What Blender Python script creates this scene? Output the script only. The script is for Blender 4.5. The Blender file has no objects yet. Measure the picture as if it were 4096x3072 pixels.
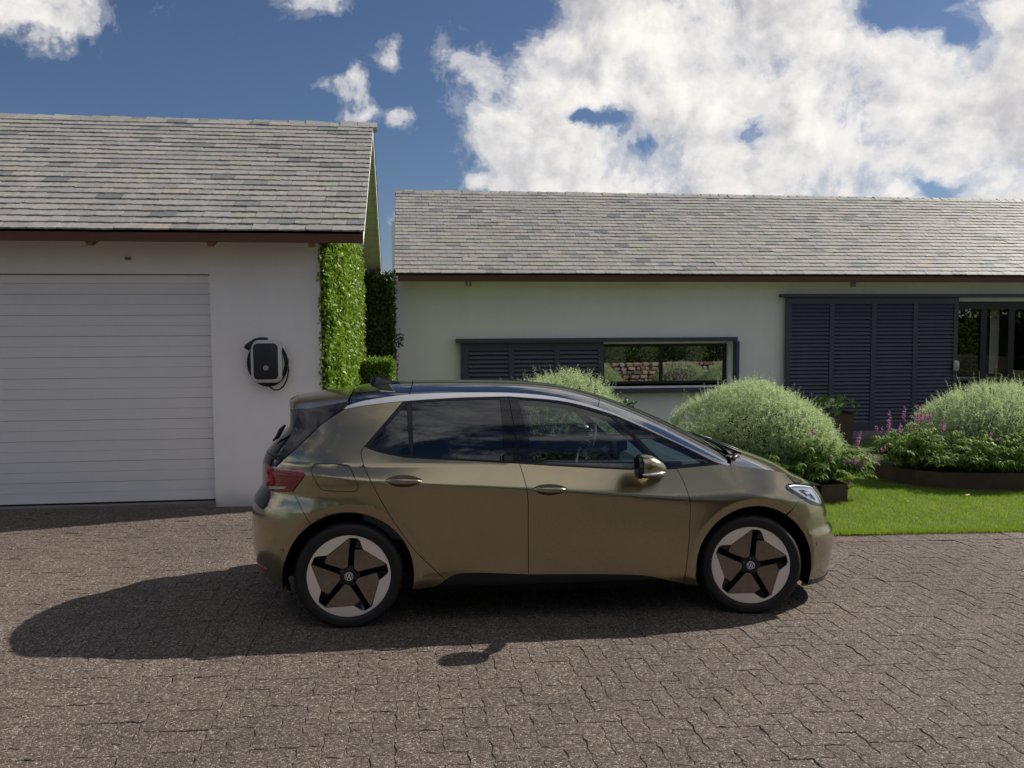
import bpy, bmesh, math, random
import numpy as np
from mathutils import Vector, Matrix, Euler
from mathutils.geometry import delaunay_2d_cdt
random.seed(7); RNG = np.random.default_rng(7)
SC = bpy.context.scene
COL = SC.collection

# ------------------------------------------------------------------ camera
CAM_H = 1.96
cam_d = bpy.data.cameras.new("camera"); cam = bpy.data.objects.new("camera", cam_d); COL.objects.link(cam)
PITCH, ROLL, YAW = 0.06331, -0.00522, 0.12294
F_ = Vector((math.sin(YAW)*math.cos(PITCH), math.cos(YAW)*math.cos(PITCH), -math.sin(PITCH)))
R_ = Vector((math.cos(YAW), -math.sin(YAW), 0)); U_ = R_.cross(F_)
cR = R_*math.cos(ROLL) + U_*math.sin(ROLL); cU = -R_*math.sin(ROLL) + U_*math.cos(ROLL)
m = Matrix((cR, cU, -F_)).transposed().to_4x4(); m.translation = (0, 0, CAM_H)
cam.matrix_world = m
cam_d.sensor_width = 36.0; cam_d.lens = 36.0*3350.2/4096; cam_d.clip_end = 3000; cam_d.clip_start = 0.05
SC.camera = cam

# ------------------------------------------------------------------ sun, sky, exposure
SUN_EL = math.radians(38.3); SUN_AZ = math.radians(70.3)      # azimuth from +Y towards +X
sd = Vector((math.sin(SUN_AZ)*math.cos(SUN_EL), math.cos(SUN_AZ)*math.cos(SUN_EL), math.sin(SUN_EL)))
sun_d = bpy.data.lights.new("sun", 'SUN'); sun_d.energy = 5.0; sun_d.angle = math.radians(0.55); sun_d.color = (1.0, 0.93, 0.83)
sun = bpy.data.objects.new("sun", sun_d); COL.objects.link(sun)
sun.rotation_euler = sd.to_track_quat('Z', 'Y').to_euler(); sun.location = (10, 5, 12)
SC.view_settings.view_transform = 'Standard'; SC.view_settings.look = 'None'
SC.view_settings.exposure = 0.30; SC.view_settings.gamma = 1.0; SC.view_settings.use_curve_mapping = False
SKY_STRENGTH = 0.07

W = bpy.data.worlds.new("World"); SC.world = W; W.use_nodes = True
nt = W.node_tree; nt.nodes.clear()
class NB:
    """small helper for building node graphs"""
    def __init__(s, nt): s.nt = nt
    def n(s, t, **k):
        x = s.nt.nodes.new(t)
        for a, b in k.items(): setattr(x, a, b)
        return x
    def sock(s, inp, v):
        if isinstance(v, (int, float)): inp.default_value = v
        elif isinstance(v, (tuple, list)):
            d = list(v)
            if len(inp.default_value) == 4 and len(d) == 3: d.append(1)
            inp.default_value = d
        else: s.nt.links.new(v, inp)
    def math(s, op, a, b=0.0, c=0.0, clamp=False):
        x = s.n('ShaderNodeMath', operation=op); x.use_clamp = clamp
        s.sock(x.inputs[0], a); s.sock(x.inputs[1], b); s.sock(x.inputs[2], c); return x.outputs[0]
    def vmath(s, op, a, b=(0, 0, 0), sc=None):
        x = s.n('ShaderNodeVectorMath', operation=op); s.sock(x.inputs[0], a); s.sock(x.inputs[1], b)
        if sc is not None: s.sock(x.inputs[3], sc)
        return x
    def noise(s, vec, scale, detail=4, rough=.5, dist=0.0):
        x = s.n('ShaderNodeTexNoise'); s.sock(x.inputs['Vector'], vec); x.inputs['Scale'].default_value = scale
        x.inputs['Detail'].default_value = detail; x.inputs['Roughness'].default_value = rough; x.inputs['Distortion'].default_value = dist
        return x
    def ramp(s, f, pts, interp='LINEAR'):
        x = s.n('ShaderNodeValToRGB'); s.sock(x.inputs[0], f); x.color_ramp.interpolation = interp
        e = x.color_ramp.elements
        while len(e) < len(pts): e.new(.5)
        for i, (p, c) in enumerate(pts):
            e[i].position = p; e[i].color = (c, c, c, 1) if isinstance(c, (int, float)) else (*c, 1)
        return x.outputs[0]
    def mix(s, f, a, b, blend='MIX'):
        x = s.n('ShaderNodeMix', data_type='RGBA', blend_type=blend)
        s.sock(x.inputs[0], f); s.sock(x.inputs[6], a); s.sock(x.inputs[7], b); return x.outputs[2]
B = NB(nt)
sky = B.n('ShaderNodeTexSky', sky_type='NISHITA'); sky.sun_disc = False
sky.sun_elevation = SUN_EL; sky.sun_rotation = SUN_AZ; sky.altitude = 300; sky.air_density = 1.0; sky.dust_density = 0.6; sky.ozone_density = 2.2
tc = B.n('ShaderNodeTexCoord'); D_ = tc.outputs['Generated']
sep = B.n('ShaderNodeSeparateXYZ'); nt.links.new(D_, sep.inputs[0])
az = B.math('MULTIPLY', B.math('ARCTAN2', sep.outputs[0], sep.outputs[1]), 57.2958)
el = B.math('MULTIPLY', B.math('ARCSINE', sep.outputs[2]), 57.2958)
ae = B.n('ShaderNodeCombineXYZ'); B.sock(ae.inputs[0], az); B.sock(ae.inputs[1], el)
# clouds: cumulus banks placed by azimuth / elevation (degrees), broken up by noise
wn = B.noise(D_, 5.5, 6, .60)
warp = B.vmath('SCALE', B.vmath('SUBTRACT', wn.outputs['Color'], (.5, .5, .5)).outputs[0], sc=8.0)
aw = B.vmath('ADD', ae.outputs[0], warp.outputs[0]).outputs[0]
CL = [ # az, el, radius az, radius el, weight
 (9.8, 15.0, 4.8, 4.2, 1.0), (3.6, 16.9, 2.4, 1.7, .95), (3.9, 12.9, 2.9, 2.1, 1.0), (8.5, 11.6, 3.2, 2.2, .8), (17, 10.8, 7.6, 3.4, 1.0), (12.5, 17.5, 5.5, 4.5, .9), (18, 16.5, 8, 6.5, 1.15),
 (21, 22, 8.5, 5, 1.0), (26, 12, 10, 6.5, 1.15), (35, 11, 10, 6, 1.1), (33.5, 15.6, 6, 3.4, .85), (40, 16.5, 6, 5, .9), (25, 7.8, 12.5, 3.2, 1.0), (48, 12, 10, 7, 1.1),
 (-24.4, 19.4, 4.8, 3.4, 1.15), (-20.6, 17.7, 3.4, 1.3, 1.0), (-18.3, 20.6, 1.8, 1.4, .5), (-15.5, 19.0, 1.4, 1.0, .45), (-10.4, 21.4, 2.2, .9, .65), (-5.6, 21.2, 2.6, 1.7, .9),
 (-1.3, 17.6, 1.1, 1.4, .8), (-5.6, 16.1, 1.7, .8, .56), (-3.4, 16.3, .8, 1.0, .52), (-4.0, 14.2, 1.6, .7, .56), (-.9, 13.1, 1.3, 1.0, .68), (-1.0, 8.4, .9, 1.3, .9), (5.2, 9.4, 2.6, .8, .85), (-10.5, 18.0, 1.0, .8, .5),
]
cov = None
for (a_, e_, ra, re, w_) in CL:
    q = B.vmath('MULTIPLY', B.vmath('SUBTRACT', aw, (a_, e_, 0)).outputs[0], (1/ra, 1/re, 0)).outputs[0]
    l2 = B.vmath('DOT_PRODUCT', q, q).outputs['Value']
    g_ = B.math('MULTIPLY', B.math('EXPONENT', B.math('MULTIPLY', l2, -1.1)), w_)
    cov = g_ if cov is None else B.math('ADD', cov, g_)
cov = B.math('MINIMUM', cov, 1.2)
for (a_, e_, ra, re, w_) in [(13.0, 14.3, 1.4, .8, -.66), (23.0, 13.2, 1.5, .8, -.72), (31.5, 19.2, 3.6, 1.6, -1.0), (35.5, 17.0, 1.8, 1.2, -.8), (12.0, 14.9, 1.1, .7, -.9), (15.5, 12.6, .8, .9, -.5), (33.5, 8.6, 1.5, .8, -.7)]:
    q = B.vmath('MULTIPLY', B.vmath('SUBTRACT', aw, (a_, e_, 0)).outputs[0], (1/ra, 1/re, 0)).outputs[0]
    l2 = B.vmath('DOT_PRODUCT', q, q).outputs['Value']
    cov = B.math('ADD', cov, B.math('MULTIPLY', B.math('EXPONENT', B.math('MULTIPLY', l2, -1.1)), w_))
# the rest of the sky, outside the part seen here, carries broken clouds of the same kind
den = B.math('ADD', B.math('MAXIMUM', sep.outputs[2], 0.0), .22)
pl = B.n('ShaderNodeCombineXYZ'); B.sock(pl.inputs[0], B.math('DIVIDE', sep.outputs[0], den)); B.sock(pl.inputs[1], B.math('DIVIDE', sep.outputs[1], den))
gen = B.math('MULTIPLY', B.math('SUBTRACT', B.noise(pl.outputs[0], 1.1, 3, .5, .3).outputs[0], .365), 4.8)
away = B.math('MULTIPLY', B.math('SUBTRACT', B.math('ABSOLUTE', B.math('SUBTRACT', az, 8)), 40), .07, clamp=True)
up = B.math('MULTIPLY', B.math('SUBTRACT', el, 26), .12, clamp=True)
other = B.math('MAXIMUM', away, up)
cov = B.math('ADD', B.math('MULTIPLY', cov, B.math('SUBTRACT', 1.0, other)), B.math('MULTIPLY', gen, other))
f1 = B.noise(D_, 7.5, 12, .66, .15).outputs[0]
sund = B.vmath('ADD', D_, tuple(sd*0.022)).outputs[0]
f2 = B.noise(sund, 7.5, 10, .60, .15).outputs[0]
fl = B.noise(D_, 7.5, 10, .60, .15).outputs[0]
dens = B.math('ADD', B.math('SUBTRACT', cov, .52), B.math('MULTIPLY', B.math('SUBTRACT', f1, .5), 3.0))
alpha = B.ramp(dens, [(0.0, 0.0), (.12, .12), (.34, .55), (.60, .88), (.9, 1.0)], 'EASE')
# thin torn veils trailing round the cumulus
f3 = B.noise(D_, 16.0, 10, .68, .9).outputs[0]
veil = B.math('ADD', B.math('SUBTRACT', cov, .34), B.math('MULTIPLY', B.math('SUBTRACT', f3, .53), 3.2))
veil = B.math('ADD', veil, B.math('MULTIPLY', B.math('SUBTRACT', f1, .5), 1.2))
alpha = B.math('MAXIMUM', alpha, B.ramp(veil, [(0.0, 0.0), (.5, .20), (1.0, .50)], 'EASE'))
lit = B.math('ADD', B.math('MULTIPLY', B.math('SUBTRACT', fl, f2), 3.3), .78)
soft = B.noise(D_, 5.0, 4, .5).outputs[0]
lit = B.math('SUBTRACT', lit, B.math('MULTIPLY', B.math('MULTIPLY', B.math('SUBTRACT', dens, .35), B.math('SUBTRACT', soft, .36)), 2.4), clamp=True)
ccol = B.ramp(lit, [(0.0, (.46, .46, .49)), (.36, (.62, .61, .625)), (.70, (.87, .845, .82)), (1.0, (1.02, .98, .93))])
ccol = B.vmath('SCALE', ccol, sc=.79/SKY_STRENGTH).outputs[0]
skyc = B.mix(1.0, sky.outputs[0], (.56, .615, .73), 'MULTIPLY')
mixc = B.mix(alpha, skyc, ccol)
bg = B.n('ShaderNodeBackground'); bg.inputs['Strength'].default_value = SKY_STRENGTH
nt.links.new(mixc, bg.inputs['Color'])
wo = B.n('ShaderNodeOutputWorld'); nt.links.new(bg.outputs[0], wo.inputs[0])

# ------------------------------------------------------------------ object helpers
def mk(name, me, parent=None, mat=None, loc=None, rot=None):
    o = bpy.data.objects.new(name, me); COL.objects.link(o)
    if parent is not None: o.parent = parent
    if mat is not None and me is not None and len(me.materials) == 0: me.materials.append(mat)
    if loc is not None: o.location = loc
    if rot is not None: o.rotation_euler = rot
    return o
def thing(name, label, cat, loc=(0, 0, 0), rot=(0, 0, 0), group=None):
    o = mk(name, None, None, None, loc, rot); o.empty_display_size = .2
    tag(o, label, cat, group); return o
def tag(o, label=None, cat=None, group=None, kind=None):
    if label: o['label'] = label
    if cat: o['category'] = cat
    if group: o['group'] = group
    if kind: o['kind'] = kind
    return o
def from_np(name, V, Fq, smooth=False, attr=None):
    """mesh from vertex array and an (n,3) or (n,4) face array (or a list of both)"""
    me = bpy.data.meshes.new(name)
    fs = Fq if isinstance(Fq, list) else [Fq]
    fs = [np.asarray(f, np.int32) for f in fs if len(f)]
    loops = np.concatenate([f.ravel() for f in fs]); tot = np.concatenate([np.full(len(f), f.shape[1], np.int32) for f in fs])
    start = np.concatenate([[0], np.cumsum(tot)[:-1]]).astype(np.int32)
    me.vertices.add(len(V)); me.vertices.foreach_set('co', np.asarray(V, np.float32).ravel())
    me.loops.add(len(loops)); me.loops.foreach_set('vertex_index', loops)
    me.polygons.add(len(tot)); me.polygons.foreach_set('loop_start', start); me.polygons.foreach_set('loop_total', tot)
    me.update(calc_edges=True)
    me.polygons.foreach_set('use_smooth', np.full(len(tot), bool(smooth)))
    if attr is not None:
        a = me.attributes.new('tint', 'FLOAT', 'POINT'); a.data.foreach_set('value', np.asarray(attr, np.float32))
    return me
def bm_mesh(name, bm, smooth=False):
    bmesh.ops.recalc_face_normals(bm, faces=bm.faces)
    me = bpy.data.meshes.new(name); bm.to_mesh(me); bm.free()
    if smooth: me.polygons.foreach_set('use_smooth', [True]*len(me.polygons))
    return me
def add_box(bm, x0, y0, z0, x1, y1, z1, bev=0.0, rot=None, piv=None):
    r = bmesh.ops.create_cube(bm, size=1); vs = r['verts']
    bmesh.ops.scale(bm, vec=(x1-x0, y1-y0, z1-z0), verts=vs); bmesh.ops.translate(bm, vec=((x0+x1)/2, (y0+y1)/2, (z0+z1)/2), verts=vs)
    if bev > 0:
        es = {e for v in vs for e in v.link_edges}
        r2 = bmesh.ops.bevel(bm, geom=list(es), offset=bev, segments=2, affect='EDGES', profile=.6)
        vs = list({v for f in r2['faces'] for v in f.verts} | {v for v in vs if v.is_valid})
    if rot is not None: bmesh.ops.rotate(bm, cent=piv or ((x0+x1)/2, (y0+y1)/2, (z0+z1)/2), matrix=rot, verts=vs)
    return vs
def box(name, x0, y0, z0, x1, y1, z1, mat, parent=None, bev=0.0, rot=None):
    bm = bmesh.new(); add_box(bm, x0, y0, z0, x1, y1, z1, bev, rot); return mk(name, bm_mesh(name, bm), parent, mat)
def prism(bm, pts, a0, a1, axis='y'):
    """extrude a closed 2D outline between two planes of the third axis"""
    def P(u, v, w): return {'y': (u, w, v), 'x': (w, u, v), 'z': (u, v, w)}[axis]
    A = [bm.verts.new(P(u, v, a0)) for u, v in pts]; Bv = [bm.verts.new(P(u, v, a1)) for u, v in pts]
    n = len(pts); bm.faces.new(A); bm.faces.new(Bv[::-1])
    for i in range(n): bm.faces.new((A[i], Bv[i], Bv[(i+1) % n], A[(i+1) % n]))
def tube(bm, pts, r, seg=8, caps=True):
    pts = [Vector(p) for p in pts]; rings = []; rr = r if isinstance(r, (list, tuple)) else [r]*len(pts)
    up = Vector((0, 0, 1))
    for i, p in enumerate(pts):
        t = (pts[min(i+1, len(pts)-1)] - pts[max(i-1, 0)]).normalized()
        a = t.cross(up)
        if a.length < .05: a = t.cross(Vector((0, 1, 0)))
        a.normalize(); b = t.cross(a).normalized()
        rings.append([bm.verts.new(p + (a*math.cos(2*math.pi*k/seg) + b*math.sin(2*math.pi*k/seg))*rr[i]) for k in range(seg)])
    for i in range(len(rings)-1):
        for k in range(seg): bm.faces.new((rings[i][k], rings[i][(k+1) % seg], rings[i+1][(k+1) % seg], rings[i+1][k]))
    if caps: bm.faces.new(rings[0][::-1]); bm.faces.new(rings[-1])
def grid_faces(nr, nc, wrap=False, base=0):
    r = np.arange(nr-1)[:, None]; c = np.arange(nc if wrap else nc-1)[None, :]
    a = r*nc + c; b = r*nc + (c+1) % nc
    return (np.stack([a, b, b+nc, a+nc], -1).reshape(-1, 4) + base).astype(np.int32)
def shuffle_rot(n):
    return RNG.uniform(0, 2*math.pi, n)

# ------------------------------------------------------------------ materials
MATS = {}
def new_mat(name):
    m_ = bpy.data.materials.new(name); m_.use_nodes = True; m_.node_tree.nodes.clear(); MATS[name] = m_
    b = NB(m_.node_tree); out = b.n('ShaderNodeOutputMaterial'); return m_, b, out
def princ(b, out, **k):
    p = b.n('ShaderNodeBsdfPrincipled')
    for a, v in k.items(): b.sock(p.inputs[a.replace('_', ' ')], v)
    b.nt.links.new(p.outputs[0], out.inputs[0]); return p
def bump(b, p, h, strength=.3, dist=.01):
    x = b.n('ShaderNodeBump'); x.inputs['Strength'].default_value = strength; x.inputs['Distance'].default_value = dist
    b.sock(x.inputs['Height'], h); b.nt.links.new(x.outputs[0], p.inputs['Normal']); return x
def simple(name, col, rough=.6, metal=0.0, coat=0.0, var=.12, scale=6.0, bmp=0.0, bscale=200.0, spec=.5):
    m_, b, out = new_mat(name); t = b.n('ShaderNodeTexCoord').outputs['Object']
    n_ = b.noise(t, scale, 5, .6).outputs[0]
    f = b.math('ADD', b.math('MULTIPLY', b.math('SUBTRACT', n_, .5), var*4), 1.0)
    c = b.vmath('SCALE', col, sc=f).outputs[0]
    p = princ(b, out, Base_Color=c, Roughness=rough, Metallic=metal, Coat_Weight=coat, Coat_Roughness=.03, Specular_IOR_Level=spec)
    if bmp: bump(b, p, b.noise(t, bscale, 3, .6).outputs[0], bmp, .004)
    return m_
def mat_wall(name, col):
    m_, b, out = new_mat(name); g = b.n('ShaderNodeNewGeometry').outputs['Position']
    n1 = b.noise(g, .8, 5, .6).outputs[0]; n2 = b.noise(g, 7, 5, .65).outputs[0]
    st = b.noise(b.vmath('MULTIPLY', g, (3.5, 3.5, .35)).outputs[0], 1.0, 4, .6).outputs[0]
    f = b.math('ADD', b.math('ADD', b.math('MULTIPLY', b.math('SUBTRACT', n1, .5), .20), b.math('MULTIPLY', b.math('SUBTRACT', n2, .5), .05)), b.math('MULTIPLY', b.math('SUBTRACT', st, .5), .10))
    # rain splash dirt just over the paving
    z = b.n('ShaderNodeSeparateXYZ'); b.nt.links.new(g, z.inputs[0])
    dirt = b.math('MULTIPLY', b.math('SUBTRACT', b.math('ADD', .16, b.math('MULTIPLY', n2, .18)), z.outputs[2]), 5, clamp=True)
    c = b.vmath('SCALE', col, sc=b.math('ADD', 1.0, f)).outputs[0]
    c = b.mix(b.math('MULTIPLY', dirt, .5), c, (.30, .26, .22))
    p = princ(b, out, Base_Color=c, Roughness=.85, Specular_IOR_Level=.25)
    h = b.math('ADD', b.noise(g, 55, 5, .7).outputs[0], b.math('MULTIPLY', b.noise(g, 9, 3, .5).outputs[0], 1.5))
    bump(b, p, h, .22, .006); return m_
def rnd_src(b):
    oi = b.n('ShaderNodeObjectInfo').outputs['Random']; at = b.n('ShaderNodeAttribute', attribute_name='tint').outputs['Fac']
    return b.math('FRACT', b.math('ADD', b.math('MULTIPLY', oi, 7.31), at))
def mat_slate():
    m_, b, out = new_mat('slate'); r = rnd_src(b); g = b.n('ShaderNodeNewGeometry').outputs['Position']
    base = b.ramp(r, [(0.0, (.17, .185, .19)), (.05, (.20, .21, .21)), (.09, (.29, .28, .275)), (.35, (.325, .31, .295)), (.6, (.30, .297, .28)), (.8, (.345, .318, .30)), (.95, (.29, .295, .265)), (.985, (.32, .32, .24)), (1.0, (.38, .32, .285))])
    r2 = b.math('FRACT', b.math('MULTIPLY', r, 37.7))
    base = b.vmath('SCALE', base, sc=b.math('ADD', .80, b.math('MULTIPLY', r2, .20))).outputs[0]
    nn = b.noise(b.vmath('ADD', g, b.vmath('SCALE', (3., 5., 7.), sc=r).outputs[0]).outputs[0], 14, 6, .65).outputs[0]
    base = b.vmath('SCALE', base, sc=b.math('ADD', .72, b.math('MULTIPLY', nn, .56))).outputs[0]
    lich = b.math('MULTIPLY', b.math('SUBTRACT', b.noise(g, 2.3, 5, .7).outputs[0], .56), 5, clamp=True)
    base = b.mix(b.math('MULTIPLY', lich, .30), base, (.38, .40, .28))
    p = princ(b, out, Base_Color=base, Roughness=.62, Specular_IOR_Level=.4)
    bump(b, p, b.noise(g, 45, 6, .7).outputs[0], .5, .008); return m_
def mat_paver():
    m_, b, out = new_mat('paver'); r = rnd_src(b); g = b.n('ShaderNodeNewGeometry').outputs['Position']
    v = b.n('ShaderNodeTexVoronoi'); b.sock(v.inputs['Vector'], g); v.inputs['Scale'].default_value = 120
    v2 = b.n('ShaderNodeTexVoronoi'); b.sock(v2.inputs['Vector'], g); v2.inputs['Scale'].default_value = 310
    sp = b.n('ShaderNodeSeparateColor'); b.nt.links.new(v.outputs['Color'], sp.inputs[0])
    sp2 = b.n('ShaderNodeSeparateColor'); b.nt.links.new(v2.outputs['Color'], sp2.inputs[0])
    stone = b.ramp(sp.outputs[0], [(0.0, (.075, .054, .043)), (.22, (.14, .102, .082)), (.55, (.20, .152, .125)), (.78, (.27, .215, .18)), (.90, (.35, .295, .255)), (1.0, (.60, .55, .50))])
    fine = b.ramp(sp2.outputs[0], [(0.0, .62), (.5, 1.0), (.9, 1.25), (1.0, 1.55)])
    c = b.mix(.72, stone, b.vmath('MULTIPLY', stone, fine).outputs[0])
    big = b.noise(g, .55, 5, .6).outputs[0]; med = b.noise(g, 3.2, 4, .6).outputs[0]
    f = b.math('MULTIPLY', b.math('ADD', .32, b.math('MULTIPLY', big, .52)), b.math('ADD', .80, b.math('MULTIPLY', med, .40)))
    f = b.math('MULTIPLY', f, b.math('ADD', .95, b.math('MULTIPLY', r, .10)))
    c = b.vmath('SCALE', c, sc=f).outputs[0]
    p = princ(b, out, Base_Color=c, Roughness=.8, Specular_IOR_Level=.35)
    h = b.math('ADD', b.math('MULTIPLY', v.outputs['Distance'], -1.0), b.math('MULTIPLY', v2.outputs['Distance'], -.5))
    bump(b, p, h, .8, .006); return m_
def mat_leaf(name, c1, c2, c3, trans=.35, scale=1.6, rough=.55, tcol=(1.25, 1.25, .55)):
    """leaf: colour by leaf (tint attribute) and by clump (position noise), light comes through"""
    m_, b, out = new_mat(name); at = b.n('ShaderNodeAttribute', attribute_name='tint').outputs['Fac']
    g = b.n('ShaderNodeNewGeometry').outputs['Position']
    cl = b.math('ADD', b.math('MULTIPLY', b.noise(g, scale, 3, .6).outputs[0], .6), b.math('MULTIPLY', b.noise(g, scale*5, 3, .6).outputs[0], .4))
    k = b.math('ADD', b.math('MULTIPLY', at, .65), b.math('MULTIPLY', b.math('SUBTRACT', cl, .32), .9), clamp=True)
    c = b.ramp(k, [(0.0, c1), (.5, c2), (1.0, c3)])
    p = b.n('ShaderNodeBsdfPrincipled'); b.sock(p.inputs['Base Color'], c); p.inputs['Roughness'].default_value = rough; p.inputs['Specular IOR Level'].default_value = .35
    t = b.n('ShaderNodeBsdfTranslucent'); b.sock(t.inputs[0], b.vmath('MULTIPLY', c, tcol).outputs[0])
    x = b.n('ShaderNodeMixShader'); x.inputs[0].default_value = trans
    b.nt.links.new(p.outputs[0], x.inputs[1]); b.nt.links.new(t.outputs[0], x.inputs[2]); b.nt.links.new(x.outputs[0], out.inputs[0]); return m_
def mat_glass(name, tint, refl_min=.06, rough=0.0, refl_gain=1.0):
    m_, b, out = new_mat(name)
    fr = b.n('ShaderNodeFresnel'); fr.inputs[0].default_value = 1.55
    f = b.math('MAXIMUM', b.math('MULTIPLY', fr.outputs[0], refl_gain), refl_min, clamp=True)
    gl = b.n('ShaderNodeBsdfGlossy'); gl.inputs['Roughness'].default_value = rough; gl.inputs[0].default_value = (.92, .95, 1, 1)
    tr = b.n('ShaderNodeBsdfTransparent'); tr.inputs[0].default_value = (*tint, 1)
    x = b.n('ShaderNodeMixShader'); b.sock(x.inputs[0], f); b.nt.links.new(tr.outputs[0], x.inputs[1]); b.nt.links.new(gl.outputs[0], x.inputs[2])
    b.nt.links.new(x.outputs[0], out.inputs[0]); return m_
def mat_wood(name, c1, c2):
    m_, b, out = new_mat(name); g = b.n('ShaderNodeNewGeometry').outputs['Position']
    n_ = b.noise(b.vmath('MULTIPLY', g, (1.2, 40, 40)).outputs[0], 1.0, 5, .65).outputs[0]; w_ = b.noise(g, 1.1, 4, .6).outputs[0]
    c = b.mix(b.math('ADD', b.math('MULTIPLY', n_, .7), b.math('MULTIPLY', w_, .4), clamp=True), c1, c2)
    p = princ(b, out, Base_Color=c, Roughness=.55); bump(b, p, n_, .2, .003); return m_
def mat_paint():
    m_, b, out = new_mat('gold_olive_paint'); t = b.n('ShaderNodeTexCoord').outputs['Object']
    fl = b.n('ShaderNodeTexVoronoi'); b.sock(fl.inputs['Vector'], t); fl.inputs['Scale'].default_value = 900
    sp = b.n('ShaderNodeSeparateColor'); b.nt.links.new(fl.outputs['Color'], sp.inputs[0])
    c = b.vmath('SCALE', (.335, .292, .188), sc=b.math('ADD', .86, b.math('MULTIPLY', sp.outputs[0], .28))).outputs[0]
    princ(b, out, Base_Color=c, Metallic=.95, Roughness=.235, Coat_Weight=1.0, Coat_Roughness=.015, Coat_IOR=1.5); return m_
PAINT = mat_paint()
M_WALL = mat_wall('white_render', (.90, .87, .85)); M_SLATE = mat_slate(); M_PAVER = mat_paver()
M_DOOR = simple('garage_door_white', (.82, .795, .79), .45, var=.03)
M_FASCIA = mat_wood('fascia_wood', (.055, .020, .010), (.15, .056, .027)); M_SOFFIT = simple('soffit_paint', (.80, .78, .78), .7, var=.03)
M_RAFT = mat_wood('rafter_wood', (.20, .08, .03), (.34, .15, .06))
M_DARK = simple('slate_grey_louvre_paint', (.056, .066, .098), .5, var=.10, bmp=.1)
M_BLACKF = simple('black_window_frame', (.012, .013, .016), .35, var=.05)
M_PGLOSS = simple('black_gloss', (.004, .005, .010), .03, coat=0.0, var=0.02)
M_PLAST = simple('black_plastic', (.010, .010, .012), .45, var=.05)
M_SHELL = simple('underbody_black', (.004, .004, .004), .9, var=.05, spec=.1)
M_RUB = simple('tyre_rubber', (.011, .011, .012), .62, var=.15, scale=30, bmp=.15)
M_ALU = simple('brushed_beige_alloy', (.86, .765, .67), .42, metal=.25, var=.03)
M_BLADE = simple('dark_mirror_alloy', (.20, .18, .165), .07, metal=.95, coat=.5, var=.02)
M_CHROME = simple('silver_trim', (.74, .74, .80), .38, metal=.35, var=.02)
M_STEEL = simple('brake_steel', (.30, .29, .28), .35, metal=.9)
M_WHITE = simple('white_emblem', (.80, .80, .80), .35, var=0.0)
M_CORTEN = simple('rusty_steel_planter', (.080, .048, .035), .75, var=.35, scale=5, bmp=.2)
M_CHW = simple('charger_white_plastic', (.60, .59, .60), .4, var=.02); M_CHB = simple('charger_dark_plastic', (.018, .019, .022), .45, var=.03)
M_CABLE = simple('cable_rubber', (.009, .009, .010), .5)
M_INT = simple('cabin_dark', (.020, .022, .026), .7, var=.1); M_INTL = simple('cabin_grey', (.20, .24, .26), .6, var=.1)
M_GLASSD = mat_glass('privacy_glass', (.045, .05, .06), .075, refl_gain=1.35); M_GLASSL = mat_glass('light_tinted_glass', (.42, .50, .52), .07, refl_gain=1.3)
M_WINGL = mat_glass('house_window_glass', (.28, .30, .30), .42); M_DOORGL = mat_glass('house_door_glass', (.70, .72, .72), .05)
M_SOIL = simple('soil', (.035, .025, .018), .95, var=.4, scale=20, bmp=.5)
M_SAND = simple('joint_sand', (.050, .038, .030), .95, var=.3, scale=12, bmp=.4)
M_CONC = simple('grey_concrete', (.20, .19, .18), .85, var=.15, scale=4, bmp=.2)
M_TURFB = simple('turf_soil', (.07, .10, .03), .95, var=.4, scale=8, bmp=.5)
M_BARK = simple('bark', (.09, .065, .045), .9, var=.4, scale=12, bmp=.6, bscale=40)

# ================================================================== GROUND
GS = 0.01758; GX0 = 0.9636
def gz(x): return -GS*(np.clip(x, -22, 22) - GX0)
def sheet(name, xs, ys, dz, mat, kind='structure', label=None):
    X, Yy = np.meshgrid(xs, ys); V = np.stack([X, Yy, gz(X) + dz], -1).reshape(-1, 3)
    o = mk(name, from_np(name, V, grid_faces(len(ys), len(xs))), None, mat); tag(o, label, kind=kind); return o
sheet('ground', [-1500, -200, -22, -8, 0, 8, 22, 60, 200, 1500], [-1500, -200, -40, -12, 0, 12, 30, 60, 200, 1500], -.09, M_TURFB)
DW = sheet('driveway', np.linspace(-14, 14, 29), np.linspace(-9, 9.6, 20), -.010, M_SAND)
tag(DW, 'brown interlocking concrete paver driveway')

def profile_block(poly, zt=0.0, ch=.0034, dp=.018):
    """a paver: flat top, chamfered edge, sides going down"""
    n = len(poly); P = np.array(poly); c = P.mean(0)
    nx = np.roll(P, -1, 0) - np.roll(P, 1, 0); nn = np.stack([nx[:, 1], -nx[:, 0]], 1); nn /= np.linalg.norm(nn, axis=1)[:, None]
    if ((P - c)*nn).sum() < 0: nn = -nn
    t = P - nn*(ch+.0006); o_ = P - nn*.0006
    V = np.concatenate([np.c_[t, np.full(n, zt)], np.c_[o_, np.full(n, zt-ch)], np.c_[o_, np.full(n, zt-dp)]])
    i = np.arange(n); j = (i+1) % n
    Q = np.concatenate([np.stack([i+n, j+n, j, i], 1), np.stack([i+2*n, j+2*n, j+n, i+n], 1)])
    return V, Q, n
PW = .1125; WA = .0055
def warp(p): return (p[0] + WA*math.sin(2*math.pi*p[1]/PW), p[1] + WA*math.sin(2*math.pi*p[0]/PW))
def rect_poly(w, h, sub, wob=True, W=0):
    pts = []
    nx, ny = (max(1, round(w/PW*sub)), max(1, round(h/PW*sub))) if wob else (2, 2)
    for k in range(nx): pts.append((w*k/nx, 0))
    for k in range(ny): pts.append((w, h*k/ny))
    for k in range(nx): pts.append((w - w*k/nx, h))
    for k in range(ny): pts.append((0, h - h*k/ny))
    return [warp(p) for p in pts] if wob else pts
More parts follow.
